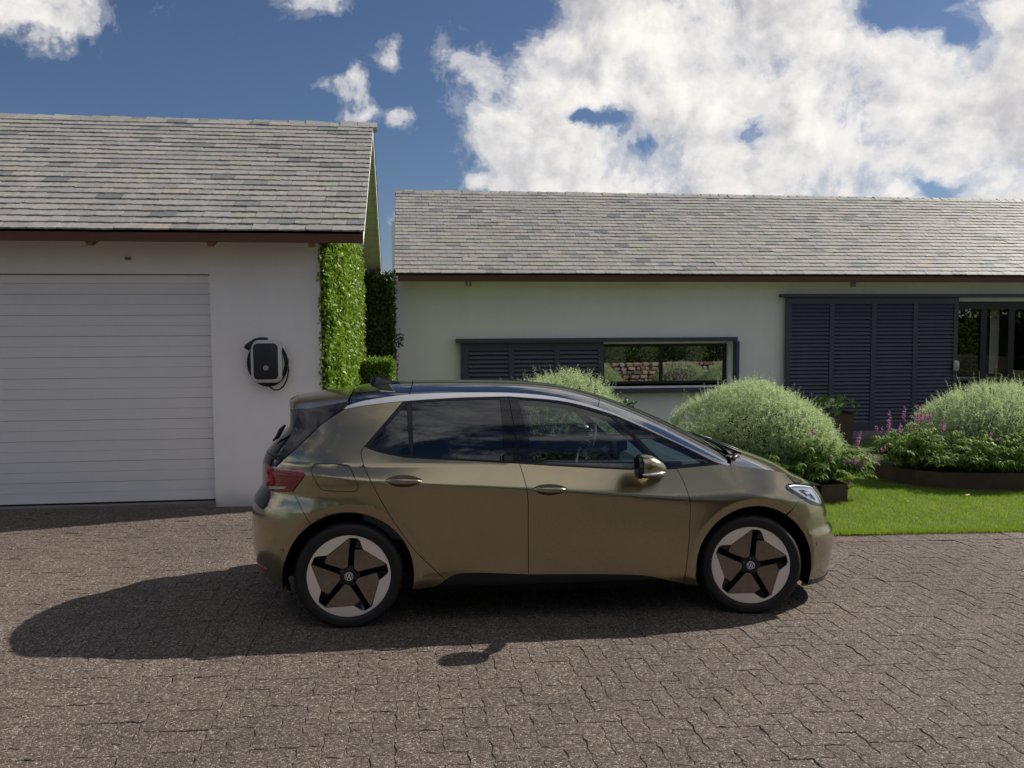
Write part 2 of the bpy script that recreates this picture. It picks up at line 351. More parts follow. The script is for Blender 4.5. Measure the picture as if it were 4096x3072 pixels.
def ngon_tris(V, Q, n):
    me_faces = [Q]; ctr = V[:n].mean(0); V2 = np.concatenate([V, ctr[None]]); c = len(V)
    i = np.arange(n); T = np.stack([i, (i+1) % n, np.full(n, c)], 1)
    return V2, Q, T
H_ = ngon_tris(*profile_block(rect_poly(2*PW, PW, 4))); V_ = ngon_tris(*profile_block(rect_poly(PW, 2*PW, 4)))
S_ = ngon_tris(*profile_block(rect_poly(.224, .212, 1, False), ch=.003))
E_ = ngon_tris(*profile_block(rect_poly(.225, .285, 1, False), ch=.003))
kinds = {'H': H_, 'V': V_, 'S': S_, 'E': E_, 'Q': ngon_tris(*profile_block(rect_poly(PW, PW, 4)))}
variants = {}
for k_, (Vv, Qq, Tt) in kinds.items():
    variants[k_] = []
    for v_ in range(3):
        V3 = Vv.copy(); V3 += RNG.normal(0, .0009, V3.shape)
        me = from_np('paver', V3, [Qq, Tt], attr=np.full(len(V3), RNG.random())); me.materials.append(M_PAVER); variants[k_].append(me)
place = []
x_lo, x_hi, y_lo, y_hi = -9.0, 9.9, 1.3, 9.42
SX0, SX1 = -1.21, -.985
def edge_y(x): return 7.665 + (x-4)*.0125
for x_s, x_e in ((x_lo, SX0), (SX1, x_hi)):
    nxc = int((x_e - x_s)/PW); nyc = int((y_hi - y_lo)/PW)
    # start the lattice flush with the straight strip
    ox = SX0 - nxc*PW if x_e == SX0 else SX1
    done = set()
    for i in range(nxc):
        for j in range(nyc):
            mm = (i-j) % 4; x = ox + i*PW; y = y_lo + j*PW
            w2, h2, kk = (2*PW, PW, 'H') if mm == 0 else ((PW, 2*PW, 'V') if mm == 3 else (0, 0, None))
            if kk is None: continue
            if x > 1.0 and y + h2 > 7.375: continue
            if y + h2 > (9.40 if x < 1 else 7.375): continue
            if x + w2 > ox + nxc*PW + .01: w2 = None
            if w2 is None: continue
            place.append((kk, x, y, w2, h2)); done.add((i, j)); done.add((i+1, j) if kk == 'H' else (i, j+1))
    for i in range(nxc):
        for j in range(nyc):
            x = ox + i*PW; y = y_lo + j*PW
            if (i, j) not in done and y + PW <= (9.41 if x < 1 else 7.39): place.append(('Q', x, y, PW, PW))
for j in range(int((y_hi-1.3)/.214)): place.append(('S', SX0, 1.33 + j*.214, .224, .212))
for i in range(int((x_hi-1.1)/.227)): place.append(('E', 1.1 + i*.227, 7.388, .225, .285))
def in_view(x, y):
    v = cam.matrix_world.inverted() @ Vector((x, y, float(gz(x))))
    if v.z > -.5: return None
    u = v.x/-v.z; w = v.y/-v.z
    return (-v.z) if abs(u) < .625 and abs(w) < .475 else None
ranked = []
for p in place:
    d = in_view(p[1] + p[3]/2, p[2] + p[4]/2)
    if d is not None: ranked.append((d, p))
ranked.sort(key=lambda t: t[0]); near = ranked[:300]; nearset = {t[1] for t in near}
slope = Euler((0, GS, 0))
for d, (kk, x, y, w_, h_) in near:
    o = mk('paver', random.choice(variants[kk]), DW)
    o.location = (x, y, float(gz(x)) + RNG.normal(0, .0007)); o.rotation_euler = (RNG.normal(0, .008), GS + RNG.normal(0, .008), RNG.normal(0, .006))
AV, AQ, AT, AA = [], [], [], []; base = 0
for p in place:
    if p in nearset: continue
    if p[1] < -7 and p[2] < 4: continue
    Vv, Qq, Tt = kinds[p[0]]; kx, x, y = p[0], p[1], p[2]
    tx, ty = RNG.normal(0, .008, 2)
    V3 = Vv + RNG.normal(0, .0009, Vv.shape); V3[:, 2] += V3[:, 0]*(tx-GS) + V3[:, 1]*ty + RNG.normal(0, .0007); V3[:, 0] += x; V3[:, 1] += y; V3[:, 2] += gz(x)
    AV.append(V3); AQ.append(Qq+base); AT.append(Tt+base); AA.append(np.full(len(V3), RNG.random())); base += len(V3)
o = mk('paver_field', from_np('paver_field', np.concatenate(AV), [np.concatenate(AQ), np.concatenate(AT)], attr=np.concatenate(AA)), DW, M_PAVER); tag(o, kind='stuff')
# paving beyond the modelled blocks, behind and beside the camera: same concrete, joints too far to tell apart
for nm, xs, ys in (('driveway_far', np.linspace(-14, 14, 15), np.linspace(-9, 1.3, 6)),):
    o = sheet(nm, xs, ys, -.002, M_PAVER)

# ------------------------------------------------------------------ lawn
lawn_poly = [(1.1, 7.675), (2, edge_y(2)), (4, edge_y(4)), (6, edge_y(6)), (9, edge_y(9)), (13, edge_y(13)), (20, 7.9), (20, 14.85), (-.8, 14.85), (-.8, 9.5), (1.1, 9.5)]
def in_poly(P, poly):
    x, y = P[:, 0], P[:, 1]; c = np.zeros(len(P), bool); n = len(poly)
    for i in range(n):
        x1, y1 = poly[i]; x2, y2 = poly[(i+1) % n]
        if y1 == y2: continue
        t = ((y1 > y) != (y2 > y)) & (x < (x2-x1)*(y-y1)/(y2-y1)+x1); c ^= t
    return c
bm = bmesh.new()
top = [bm.verts.new((x, y, float(gz(x)) + .012)) for x, y in lawn_poly]; bot = [bm.verts.new((x, y, float(gz(x)) - .06)) for x, y in lawn_poly]
bmesh.ops.triangulate(bm, faces=[bm.faces.new(top)])
for i in range(len(top)): bm.faces.new((top[i], bot[i], bot[(i+1) % len(top)], top[(i+1) % len(top)]))
LAWN = mk('lawn', bm_mesh('lawn', bm), None, M_TURFB); tag(LAWN, 'mown green lawn beside the paved driveway', kind='structure')
def blades(P, h, w, lean, name, mat, parent=None, lab=None, cat=None):
    n = len(P); a = RNG.uniform(0, 2*math.pi, n); l = RNG.uniform(0, 2*math.pi, n); hh = h*RNG.uniform(.45, 1.25, n)
    dx, dy = np.cos(a)*w/2, np.sin(a)*w/2; lx, ly = np.cos(l)*lean*hh, np.sin(l)*lean*hh
    V = np.empty((n, 3, 3)); V[:, 0] = P + np.stack([-dx, -dy, 0*dx], 1); V[:, 1] = P + np.stack([dx, dy, 0*dx], 1); V[:, 2] = P + np.stack([lx, ly, hh], 1)
    t = np.repeat(RNG.random(n), 3)
    o = mk(name, from_np(name, V.reshape(-1, 3), np.arange(3*n).reshape(-1, 3), attr=t), parent, mat)
    tag(o, lab, cat, kind='stuff'); return o
def scatter(n, x0, x1, y0, y1, poly=None, power=1.0):
    x = RNG.uniform(x0, x1, n); u = RNG.random(n)**power; y = y0 + (y1-y0)*u
    P = np.stack([x, y, gz(x) + .010], 1)
    return P[in_poly(P, poly)] if poly is not None else P
M_GRASS = mat_leaf('lawn_grass', (.085, .17, .018), (.18, .30, .035), (.46, .48, .15), .45, 1.1)
gp = np.concatenate([scatter(9000, 3.2, 9.5, edge_y(3)-.05, edge_y(9)+.03), scatter(250000, 3.2, 9.5, 7.6, 12.0, lawn_poly), scatter(40000, 3.2, 12, 11.5, 14.85, lawn_poly), scatter(14000, 3.2, 8, edge_y(3)-.02, edge_y(3)+.09)])
blades(gp, .030, .0045, .55, 'lawn_grass', M_GRASS, LAWN, 'short mown bright green grass of the lawn')
# ragged earth edge along the paving
ex = np.linspace(1.1, 12, 300); ey = np.array([edge_y(x) for x in ex]) - .012
V = []; 
for k, zz in ((0, .012), (1, -.004)):
    V.append(np.stack([ex, ey + RNG.normal(0, .006, len(ex)) - .018*k, gz(ex) + zz], 1))
o = mk('turf_edge', from_np('turf_edge', np.concatenate(V), grid_faces(2, len(ex))), LAWN, M_SOIL)

# ================================================================== BUILDINGS
def jag_slate(w, L, th, seed):
    """one slate: rough split lower edge, slightly uneven face"""
    rg = np.random.default_rng(seed); n = 7; xs = np.linspace(.0012 + abs(rg.normal(0, .0012)), w-.0012, n)
    bot = rg.normal(0, .0035, n); bot[0] += abs(rg.normal(0, .004)); bot[-1] += abs(rg.normal(0, .004))
    topz = th + rg.normal(0, .0008, n)
    rows = [np.stack([xs, bot, np.zeros(n)], 1), np.stack([xs, bot + .003, topz], 1), np.stack([xs, np.full(n, L*.78), np.full(n, th) + rg.normal(0, .0008, n)], 1), np.stack([xs, np.full(n, L), np.full(n, th*.3)], 1)]
    V = np.concatenate(rows); F4 = grid_faces(4, n)
    sides = [[r*n, (r+1)*n, (r+1)*n + 0, r*n] for r in range(0)]
    # closed ends
    e = len(V); V = np.concatenate([V, [[xs[0], L, 0], [xs[-1], L, 0], [xs[0], bot[0], 0], [xs[-1], bot[-1], 0]]])
    Q = np.array([[0, e, 3*n, 2*n], [n-1, 3*n-1, 4*n-1, e+1]]); T = np.array([[0, 2*n, n], [n-1, 2*n-1, 3*n-1]])
    return V, np.concatenate([F4, Q]), T
def slate_roof(parent, x0, x1, ye, ze, rows, expo, w, pitch, n_ind, side=+1, vis=True):
    """courses of slates from the eave (ye, ze) up the slope; side +1 rises towards +Y"""
    cp, sp = math.cos(pitch), math.sin(pitch); kinds_ = [jag_slate(w, expo*1.35, .0155, 100+k) for k in range(10)]
    meshes = []
    for k, (Vv, Qq, Tt) in enumerate(kinds_):
        me = from_np('slate', Vv, [Qq, Tt], attr=np.full(len(Vv), RNG.random())); me.materials.append(M_SLATE); meshes.append(me)
    items = []
    for r in range(rows):
        off = (r % 2)*w/2 + RNG.normal(0, .008); x = x0 - off
        while x < x1 - .02:
            ww = w; xx = x
            items.append((r, xx)); x += w
    lift = .0085
    ang = Euler((side*0, 0, 0))
    def M_at(r, x):
        s = r*expo
        tilt = pitch - math.atan2(.0135, expo*1.1) + RNG.normal(0, .010)
        y = ye + side*s*cp; z = ze + s*sp + .006
        yaw = 0 if side > 0 else math.pi
        m_ = Matrix.Translation((x, y, z)) @ Matrix.Rotation(yaw, 4, 'Z') @ Matrix.Rotation(tilt, 4, 'X') @ Matrix.Translation((0, RNG.normal(0, .0035), abs(RNG.normal(0, .0018)))) @ Matrix.Rotation(RNG.normal(0, .006), 4, 'Z')
        return m_
    def clipscale(x):
        a = max(x, x0); b_ = min(x+w, x1); return a, (b_-a)/w
    ind = []; rest = []
    for r, x in items:
        a, sx = clipscale(x)
        if sx < .12: continue
        c = Vector((a + w*sx/2, ye + side*(r+.5)*expo*cp, ze + (r+.5)*expo*sp)); v = cam.matrix_world.inverted() @ c
        d = -v.z; vis_ = vis and d > 0 and abs(v.x/d) < .63 and side > 0
        (ind if vis_ else rest).append((d, r, a, sx))
    ind.sort(); rest += ind[n_ind:]; ind = ind[:n_ind]
    for d, r, a, sx in ind:
        o = mk('slate', random.choice(meshes), parent); mw = M_at(r, a) @ Matrix.Diagonal((sx, 1, 1, 1)); o.matrix_local = mw
    AV, AQ, AT, AA = [], [], [], []; base = 0
    for d, r, a, sx in rest:
        Vv, Qq, Tt = kinds_[RNG.integers(10)]; mw = np.array(M_at(r, a if side > 0 else a + w*sx) @ Matrix.Diagonal((sx, 1, 1, 1)))
        V3 = Vv @ mw[:3, :3].T + mw[:3, 3]
        AV.append(V3); AQ.append(Qq+base); AT.append(Tt+base); AA.append(np.full(len(V3), RNG.random())); base += len(V3)
    if AV:
        o = mk('slate_courses', from_np('slate_courses', np.concatenate(AV), [np.concatenate(AQ), np.concatenate(AT)], attr=np.concatenate(AA)), parent, M_SLATE); tag(o, kind='stuff')
def ridge_slates(parent, x0, x1, y, z, w, pitch, n_max):
    k = 0; x = x1 - .02
    vm = []
    for s in range(5):
        rg = np.random.default_rng(50+s); bm = bmesh.new()
        for sg in (1, -1):
            pts = [(-w/2, 0), (w/2+.03, 0), (w/2+.03 + rg.normal(0, .004), -.19 + rg.normal(0, .008)), (0, -.19 + rg.normal(0, .006)), (-w/2, -.19 + rg.normal(0, .01))]
            A = [bm.verts.new((u, sg*v*math.cos(pitch), v*math.sin(pitch) + .012)) for u, v in pts]; Bq = [bm.verts.new((u, sg*v*math.cos(pitch), v*math.sin(pitch))) for u, v in pts]
            bm.faces.new(A); bm.faces.new(Bq[::-1])
            for i in range(5): bm.faces.new((A[i], Bq[i], Bq[(i+1) % 5], A[(i+1) % 5]))
        me = bm_mesh('ridge_slate', bm); me.materials.append(M_SLATE); a = me.attributes.new('tint', 'FLOAT', 'POINT'); a.data.foreach_set('value', [rg.random()]*len(me.vertices)); vm.append(me)
    x = x1 - w/2
    while x > x0 and k < n_max:
        o = mk('ridge_slate', vm[RNG.integers(5)], parent); o.location = (x, y + RNG.normal(0, .004), z + RNG.normal(0, .004)); o.rotation_euler = (RNG.normal(0, .01), RNG.normal(.035, .012), RNG.normal(0, .01)); x -= w*1.0; k += 1
PITCH_R = math.radians(31.6)

# ---- garage building (left)
GB = thing('garage_building', 'white rendered garage with grey slate roof and closed white sectional door', 'garage', (-3.5, 11.9, 0))
def P_(o): o.location = Vector(o.location) - Vector(GB.location) if o.parent is GB else o.location; return o
gY, gE = 9.45, 8.95
bm = bmesh.new(); add_box(bm, -2.125, gY, -.05, -.95, gY+.28, 2.97); add_box(bm, -10, gY, 2.592, -2.1255, gY+.28, 2.97)
add_box(bm, -1.23, gY+.281, -.05, -.952, 14.75, 2.97)
prism(bm, [(gY+.02, 2.971), (12.1, 4.56), (14.74, 2.971)], -1.20, -.955, 'x')
P_(mk('wall', bm_mesh('wall', bm), GB, M_WALL))
bm = bmesh.new(); add_box(bm, -10, 9.73, 0, -9.8, 14.75, 2.97); add_box(bm, -10, 14.5, 0, -1.24, 14.75, 2.97)
P_(mk('rear_wall', bm_mesh('rear_wall', bm), GB, M_WALL))
P_(box('doorstep', -10, gY-.03, -.05, -2.128, gY+.16, .098, M_CONC, GB))
gd = P_(box('garage_door', -8, gY+.115, .10, -2.13, gY+.14, 2.59, M_SHELL, GB))
zb = .118; k = 0
while zb < 2.56:
    hgt = .113; t_ = min(zb + hgt, 2.585); bm = bmesh.new(); g2 = .0026 if k % 2 else .0008
    add_box(bm, -8, gY+.072, zb + .001, -2.132, gY+.113, t_ - g2, .0016)
    mk('panel', bm_mesh('panel', bm), gd, M_DOOR)
    zb += hgt; k += 1
P_(box('door_seal', -8, gY+.08, .099, -2.131, gY+.11, .116, M_RUB, GB))
bm = bmesh.new()
zr = 4.86; yr = 12.1; ybk = 2*yr - gE
def deck(bm, x0, x1, ye, ze, yr, zr, th=.03):
    for s in (1, -1):
        y_e = ye if s == 1 else 2*yr-ye
        pts = [(y_e, ze), (yr, zr), (yr, zr-th), (y_e, ze-th)]
        prism(bm, pts, x0, x1, 'x')
ZE = 2.992
deck(bm, -10, -.455, gE+.035, ZE, yr, zr-.012)
ROOF_G = P_(mk('roof', bm_mesh('roof', bm), GB, M_SHELL)); ROOF_G.location = -Vector(GB.location)
expo = math.hypot(yr-gE, zr-ZE)/23.4; PR = math.atan2(zr-ZE, yr-gE)
slate_roof(ROOF_G, -8.6, -.44, gE-.02, ZE, 23, expo, .27, PR, 300)
slate_roof(ROOF_G, -3.0, -.44, ybk+.02, ZE, 23, expo, .27, PR, 0, side=-1, vis=False)
ridge_slates(ROOF_G, -8.6, -.42, yr, zr+.012, .235, PR, 40)
# soffit boarding under the gable overhang, seen from below
for s in (1, -1):
    n_b = 24
    for k in range(n_b):
        t0, t1 = k/n_b, (k+1)/n_b - .004
        def pt(t): return ((gE + (yr-gE)*t) if s == 1 else (ybk - (yr-gE)*t), ZE - .045 + (zr-ZE-.02)*t)
        (ya, za), (yb, zb2) = pt(max(t0, .012)), pt(t1)
        bm = bmesh.new(); prism(bm, [(ya, za), (yb, zb2), (yb, zb2-.014), (ya, za-.014)], -.945, -.475, 'x')
        o = mk('soffit_board', bm_mesh('soffit_board', bm), ROOF_G, M_SOFFIT)
bm = bmesh.new()
for s in (1, -1):
    a, b_ = ((gE+.02, ZE-.032), (yr, zr-.045)) if s == 1 else ((ybk-.02, ZE-.032), (yr, zr-.045))
    prism(bm, [a, b_, (b_[0], b_[1]-.10), (a[0], a[1]-.10)], -.474, -.452, 'x')
mk('barge_board', bm_mesh('barge_board', bm), ROOF_G, M_SOFFIT)
mk('fascia', bm_mesh('fascia', (lambda bm: (add_box(bm, -10, gE, 2.884, -.452, gE+.03, ZE-.014, .003), bm)[1])(bmesh.new())), ROOF_G, M_FASCIA)
for xr_ in (-3.18, -2.0, -.98, -4.4):
    bm = bmesh.new(); prism(bm, [(gE+.031, 2.88), (gE+.031, ZE-.05), (gY+.1, ZE+.22), (gY+.1, 3.03), (gE+.06, 2.845)], xr_-.04, xr_+.03, 'x')
    mk('rafter_tail', bm_mesh('rafter_tail', bm), ROOF_G, M_RAFT)
box('vent_pipe', -2.98, gY-.035, 2.735, -2.93, gY-.001, 2.765, M_CONC, GB).location = -Vector(GB.location)

# ---- wall charger
def ring_emblem(name, R, depth, mat, parent, axis='-y'):
    """round badge with a V above a W inside a ring, raised from its face; drawn in x-z, facing -y"""
    bm = bmesh.new(); n = 40
    ro, ri = R, R*.885
    A = [(math.cos(2*math.pi*k/n), math.sin(2*math.pi*k/n)) for k in range(n)]
    rings = [[bm.verts.new((c*r, y, s*r)) for c, s in A] for r, y in ((ro, 0), (ro, -depth), (ri, -depth), (ri, 0))]
    for a in range(3):
        for k in range(n): bm.faces.new((rings[a][k], rings[a][(k+1) % n], rings[a+1][(k+1) % n], rings[a+1][k]))
    def stroke(p, q, t, e=0.0):
        p = Vector((p[0], p[1])); q = Vector((q[0], q[1])); d = (q-p).normalized(); nn = Vector((-d.y, d.x))*t/2; p = p - d*e; q = q + d*e
        c = [p+nn, q+nn, q-nn, p-nn]; prism(bm, [(v.x*R, v.y*R) for v in c], 0, -depth, 'y')
    for s in (1, -1):
        stroke((s*.33, .84), (s*.02, .13), .15, .02)
        stroke((s*.68, .60), (s*.34, -.62), .15, .10)
        stroke((s*.36, -.66), (s*.03, .02), .15, .04)
    o = mk(name, bm_mesh(name, bm), parent, mat); return o
def squircle(w, h, r, n=8):
    pts = []
    for cx, cz, a0 in ((w/2-r, h/2-r, 0), (-w/2+r, h/2-r, 90), (-w/2+r, -h/2+r, 180), (w/2-r, -h/2+r, 270)):
        for k in range(n+1): a = math.radians(a0 + 90*k/n); pts.append((cx + r*math.cos(a), cz + r*math.sin(a)))
    return pts
def rounded_slab(name, prof, mat, parent, cx=0, cz=0):
    """stack of rounded-rectangle rings (w, h, r, y) closed at the front"""
    bm = bmesh.new(); rings = []
    for w, h, r, y in prof: rings.append([bm.verts.new((cx + u, y, cz + v)) for u, v in squircle(w, h, r)])
    n = len(rings[0])
    for a, b_ in zip(rings, rings[1:]):
        for k in range(n): bm.faces.new((a[k], a[(k+1) % n], b_[(k+1) % n], b_[k]))
    bm.faces.new(rings[-1]); bm.faces.new(rings[0][::-1])
    me = bm_mesh(name, bm, True); me.polygons[-1].use_smooth = True
    o = mk(name, me, parent, mat); return o
CH = thing('wall_charger', 'white and black electric car charger with coiled black cable on garage wall', 'car charger', (-1.532, gY-.001, 1.645))
rounded_slab('casing', [(.30, .44, .06, 0), (.325, .462, .07, -.03), (.335, .472, .075, -.07), (.325, .462, .075, -.10), (.30, .44, .07, -.112)], M_CHW, CH)
rounded_slab('front_panel', [(.262, .392, .05, -.106), (.262, .392, .05, -.113), (.256, .386, .048, -.116)], M_CHB, CH, -.004, -.002)
e_ = ring_emblem('emblem', .026, .002, M_WHITE, CH); e_.location = (-.003, -.116, -.072)
for x, z in ((-.135, .195), (.07, .212), (.13, -.19), (-.085, -.21)):
    bm = bmesh.new(); bmesh.ops.create_cone(bm, segments=10, radius1=.0045, radius2=.0045, depth=.004, cap_ends=True); bmesh.ops.rotate(bm, cent=(0, 0, 0), matrix=Matrix.Rotation(math.pi/2, 3, 'X'), verts=bm.verts)
    s_ = mk('screw', bm_mesh('screw', bm), CH, M_CHB); s_.location = (x, -.1125, z)
for k in range(3):
    bm = bmesh.new(); bmesh.ops.create_cone(bm, segments=10, radius1=.007, radius2=.007, depth=.002, cap_ends=True); bmesh.ops.rotate(bm, cent=(0, 0, 0), matrix=Matrix.Rotation(math.pi/2, 3, 'X'), verts=bm.verts)
    s_ = mk('status_light', bm_mesh('status_light', bm), CH, M_PLAST); s_.location = (-.036 + k*.035, -.1165, .115)
CBL = thing('charging_cable', 'coiled black charging cable with plug hanging behind the charger box', 'cable', (-1.532, gY-.03, 1.645))
bm = bmesh.new()
def ell(cx, cz, rx, rz, a0, a1, y, n=40): return [(cx + rx*math.cos(math.radians(a0+(a1-a0)*k/n)), y, cz + rz*math.sin(math.radians(a0+(a1-a0)*k/n))) for k in range(n+1)]
for i, (rx, rz, cx, cz, y) in enumerate(((.195, .235, .005, -.015, -.02), (.205, .245, .012, -.025, -.035), (.188, .228, .010, -.022, -.05), (.20, .235, .0, -.02, -.04))): tube(bm, ell(cx, cz, rx, rz, 60, 480-60, y, 46), .0105, 8)
mk('coil', bm_mesh('coil', bm, True), CBL, M_CABLE)
bm = bmesh.new(); tube(bm, [(.022, -.03, -.22), (.022, -.03, -.26), (.035, -.035, -.29), (.07, -.035, -.315), (.12, -.035, -.315), (.17, -.035, -.28), (.21, -.03, -.20), (.23, -.03, -.10), (.225, -.03, 0), (.20, -.03, .08), (.175, -.03, .13)], .0085, 8)
mk('loose_loop', bm_mesh('loose_loop', bm, True), CBL, M_CABLE)
bm = bmesh.new(); tube(bm, [(.02, -.05, .243), (-.03, -.05, .245), (-.08, -.055, .24), (-.12, -.06, .225), (-.15, -.065, .20), (-.175, -.07, .175), (-.19, -.07, .155)], [.013, .017, .019, .021, .024, .031, .033], 12)
mk('plug', bm_mesh('plug', bm, True), CBL, M_CHB)
bm = bmesh.new(); tube(bm, [(-.182, -.07, .166), (-.205, -.07, .135)], [.036, .034], 14); mk('plug_socket', bm_mesh('plug_socket', bm), CBL, M_CABLE)

# ---- house (right)
HB = thing('house_building', 'long low white house with slate roof and dark louvred shutters behind the garden', 'house', (8, 17, 0))
ho = -Vector(HB.location)
def H(o): o.location = ho; return o
hY = 15.5; HE = 15.0; hzE = 2.975; hyr = 18.3; hzr = 4.965
bm = bmesh.new()
for x0, x1, z0, z1 in ((-.245, 3.64, -.25, 2.95), (3.6405, 6.20, -.25, .872), (3.6405, 6.20, 1.738, 2.95), (6.2005, 10.80, -.25, 2.95), (10.8005, 14.2, 2.53, 2.95), (14.2005, 20, -.25, 2.95)):
    add_box(bm, x0, hY, z0, x1, hY+.30, z1)
add_box(bm, -.245, hY+.301, -.25, .05, 21.2, 2.95)
prism(bm, [(hY+.02, 2.951), (hyr, 4.86), (21.1, 2.951)], -.235, .04, 'x')
H(mk('wall', bm_mesh('wall', bm), HB, M_WALL))
bm = bmesh.new(); deck(bm, -.20, 20, HE+.045, hzE, hyr, hzr-.012)
ROOF_H = mk('roof', bm_mesh('roof', bm), HB, M_SHELL); H(ROOF_H)
ex2 = math.hypot(hyr-HE, hzr-hzE)/24.3; PRH = math.atan2(hzr-hzE, hyr-HE)
slate_roof(ROOF_H, -.225, 17.6, HE-.02, hzE, 24, ex2, .272, PRH, 300)
ridge_slates(ROOF_H, -.2, 17.6, hyr, hzr+.012, .205, PRH, 90)
mk('fascia', bm_mesh('fascia', (lambda bm: (add_box(bm, -.16, HE+.01, 2.845, 20, HE+.04, hzE-.014, .003), bm)[1])(bmesh.new())), ROOF_H, M_FASCIA)
mk('soffit', bm_mesh('soffit', (lambda bm: (add_box(bm, -.16, HE+.041, 2.90, 20, hY-.002, 2.915), bm)[1])(bmesh.new())), ROOF_H, M_WALL)
for xb in (1.05, 1.12, 8.38, 8.43): H(box('drain_stub', xb-.02, HE+.06, 2.76, xb+.02, HE+.10, 2.86, M_CONC, HB))
H(box('terrace_slab', -.2, 14.86, -.22, 20, hY-.003, -.035, M_CONC, HB))
# window with dark steel surround
H(box('lintel_board', .87, hY-.17, 1.742, 6.235, hY-.001, 1.822, M_DARK, HB, .004))
H(box('sill_board', .95, hY-.17, .775, 6.27, hY-.001, .870, M_DARK, HB, .004))
H(box('surround_post', 6.205, hY-.17, .872, 6.272, hY-.001, 1.740, M_DARK, HB, .004))
H(box('window_sill', 3.645, hY-.15, .8705, 6.203, hY+.18, .89, M_WALL, HB))
wf = bmesh.new()
for x0, x1, z0, z1 in ((3.65, 6.12, 1.645, 1.702), (3.65, 6.12, .935, .985), (3.65, 3.70, .9855, 1.6445), (6.045, 6.12, .9855, 1.6445), (4.785, 4.85, .9855, 1.6445)): add_box(wf, x0, hY+.10, z0, x1, hY+.15, z1, .004)
win = H(mk('window', bm_mesh('window', wf), HB, M_BLACKF))
for x0, x1, yy in ((3.70, 4.785, hY+.13), (4.85, 6.045, hY+.115)):
    o = box('pane', x0, yy, .985, x1, yy+.006, 1.645, M_WINGL, win)
H(box('reveal_side', 6.121, hY+.04, .89, 6.199, hY+.17, 1.737, M_WALL, HB)); H(box('reveal_top', 3.641, hY+.04, 1.703, 6.12, hY+.17, 1.7375, M_WALL, HB))
bm = bmesh.new()
for b6 in ((3.2, hY+2.6, 0, 6.6, hY+2.65, 2.6), (3.2, hY+.31, 0, 3.25, hY+2.6, 2.6), (6.55, hY+.31, 0, 6.6, hY+2.6, 2.6), (3.2, hY+.31, 2.5, 6.6, hY+2.6, 2.55), (3.2, hY+.31, 0, 6.6, hY+2.6, .05)): add_box(bm, *b6)
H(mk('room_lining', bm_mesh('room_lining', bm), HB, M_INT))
def shutter(label, panels, z0, z1, fx0, fx1, fz0, fz1, y, pitch_):
    bm = bmesh.new(); xs = [fx0] + [v for p in panels for v in p] + [fx1]
    for a, b_ in zip(xs[::2], xs[1::2]): add_box(bm, a, y, fz0, b_-.0005, y+.045, fz1)
    for a, b_ in panels: add_box(bm, a, y+.003, fz0, b_-.0005, y+.042, z0); add_box(bm, a, y+.003, z1, b_-.0005, y+.042, fz1)
    s = mk('shutter', bm_mesh('shutter', bm), HB, M_DARK); s['label'] = label
    H(s)
    for a, b_ in panels:
        n = int(round((z1-z0)/pitch_)); me = None
        bm = bmesh.new(); w_ = b_-a-.004
        prism(bm, [(0, 0), (.008, .004), (.040, .062), (.034, .066), (.002, .012)], 0, w_, 'x')
        bmesh.ops.transform(bm, matrix=Matrix.Identity(4), verts=bm.verts)
        me = bm_mesh('slat', bm); me.materials.append(M_DARK)
        for k in range(n):
            o = mk('slat', me, s); o.location = (a+.002, y+.004, z0 + k*(z1-z0)/n + .004); o.rotation_euler = (RNG.normal(0, .012), 0, 0)
        bk = box('slat_backing', a, y+.0455, z0, b_, y+.05, z1, M_BLACKF, s)
    return s
shutter('low dark grey sliding shutter covering the left half of the long window', [(1.10, 1.843), (1.944, 2.695), (2.80, 3.533)], .96, 1.60, .958, 3.638, .872, 1.741, hY-.11, .0755)
shutter('tall dark grey louvred sliding shutter left of the glass door', [(7.339, 8.115), (8.207, 8.979), (9.082, 9.851), (9.945, 10.709)], .124, 2.448, 7.222, 10.80, -.03, 2.575, hY-.11, .0742)
H(box('shutter_rail', 7.118, hY-.17, 2.577, 14.6, hY-.001, 2.640, M_DARK, HB, .004))
box_s = H(box('reveal_lintel', 10.803, hY+.01, 2.50, 14.19, hY+.12, 2.528, M_SOFFIT, HB))
df = bmesh.new()
for x0, x1, z0, z1 in ((10.80, 14.2, 2.345, 2.50), (10.80, 14.2, -.03, .03), (11.42, 11.55, .031, 2.344), (12.03, 12.16, .031, 2.344), (12.45, 12.6, .031, 2.344), (14.1, 14.2, .031, 2.344)): add_box(df, x0, hY+.08, z0, x1, hY+.14, z1, .003)
dr = H(mk('glass_door', bm_mesh('glass_door', df), HB, M_BLACKF))
for x0, x1 in ((10.80, 11.42), (11.55, 12.03), (12.16, 12.45), (12.6, 14.1)): box('pane', x0, hY+.105, .03, x1, hY+.111, 2.345, M_DOORGL, dr)
bm = bmesh.new()
for b6 in ((10.2, 15.81, -.05, 18.5, 21.2, -.01), (10.2, 15.81, 2.6, 18.5, 21.2, 2.65), (18.4, 15.81, 0, 18.5, 21.2, 2.6), (10.2, 15.81, 0, 10.25, 21.2, 2.6), (10.25, 21.0, 0, 13.3, 21.2, 2.6), (15.62, 21.0, 0, 18.4, 21.2, 2.6), (13.3, 21.0, 0, 15.62, 21.2, .62), (13.3, 21.0, 2.50, 15.62, 21.2, 2.6)): add_box(bm, *b6)
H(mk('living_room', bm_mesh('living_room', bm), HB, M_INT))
H(box('white_pillar', 15.63, 20.6, 0, 15.85, 20.95, 2.55, M_WALL, HB))
H(box('inner_wall', 15.86, 20.5, 0, 17.8, 20.6, 2.35, simple('dim_greige', (.22, .21, .19), .8), HB))

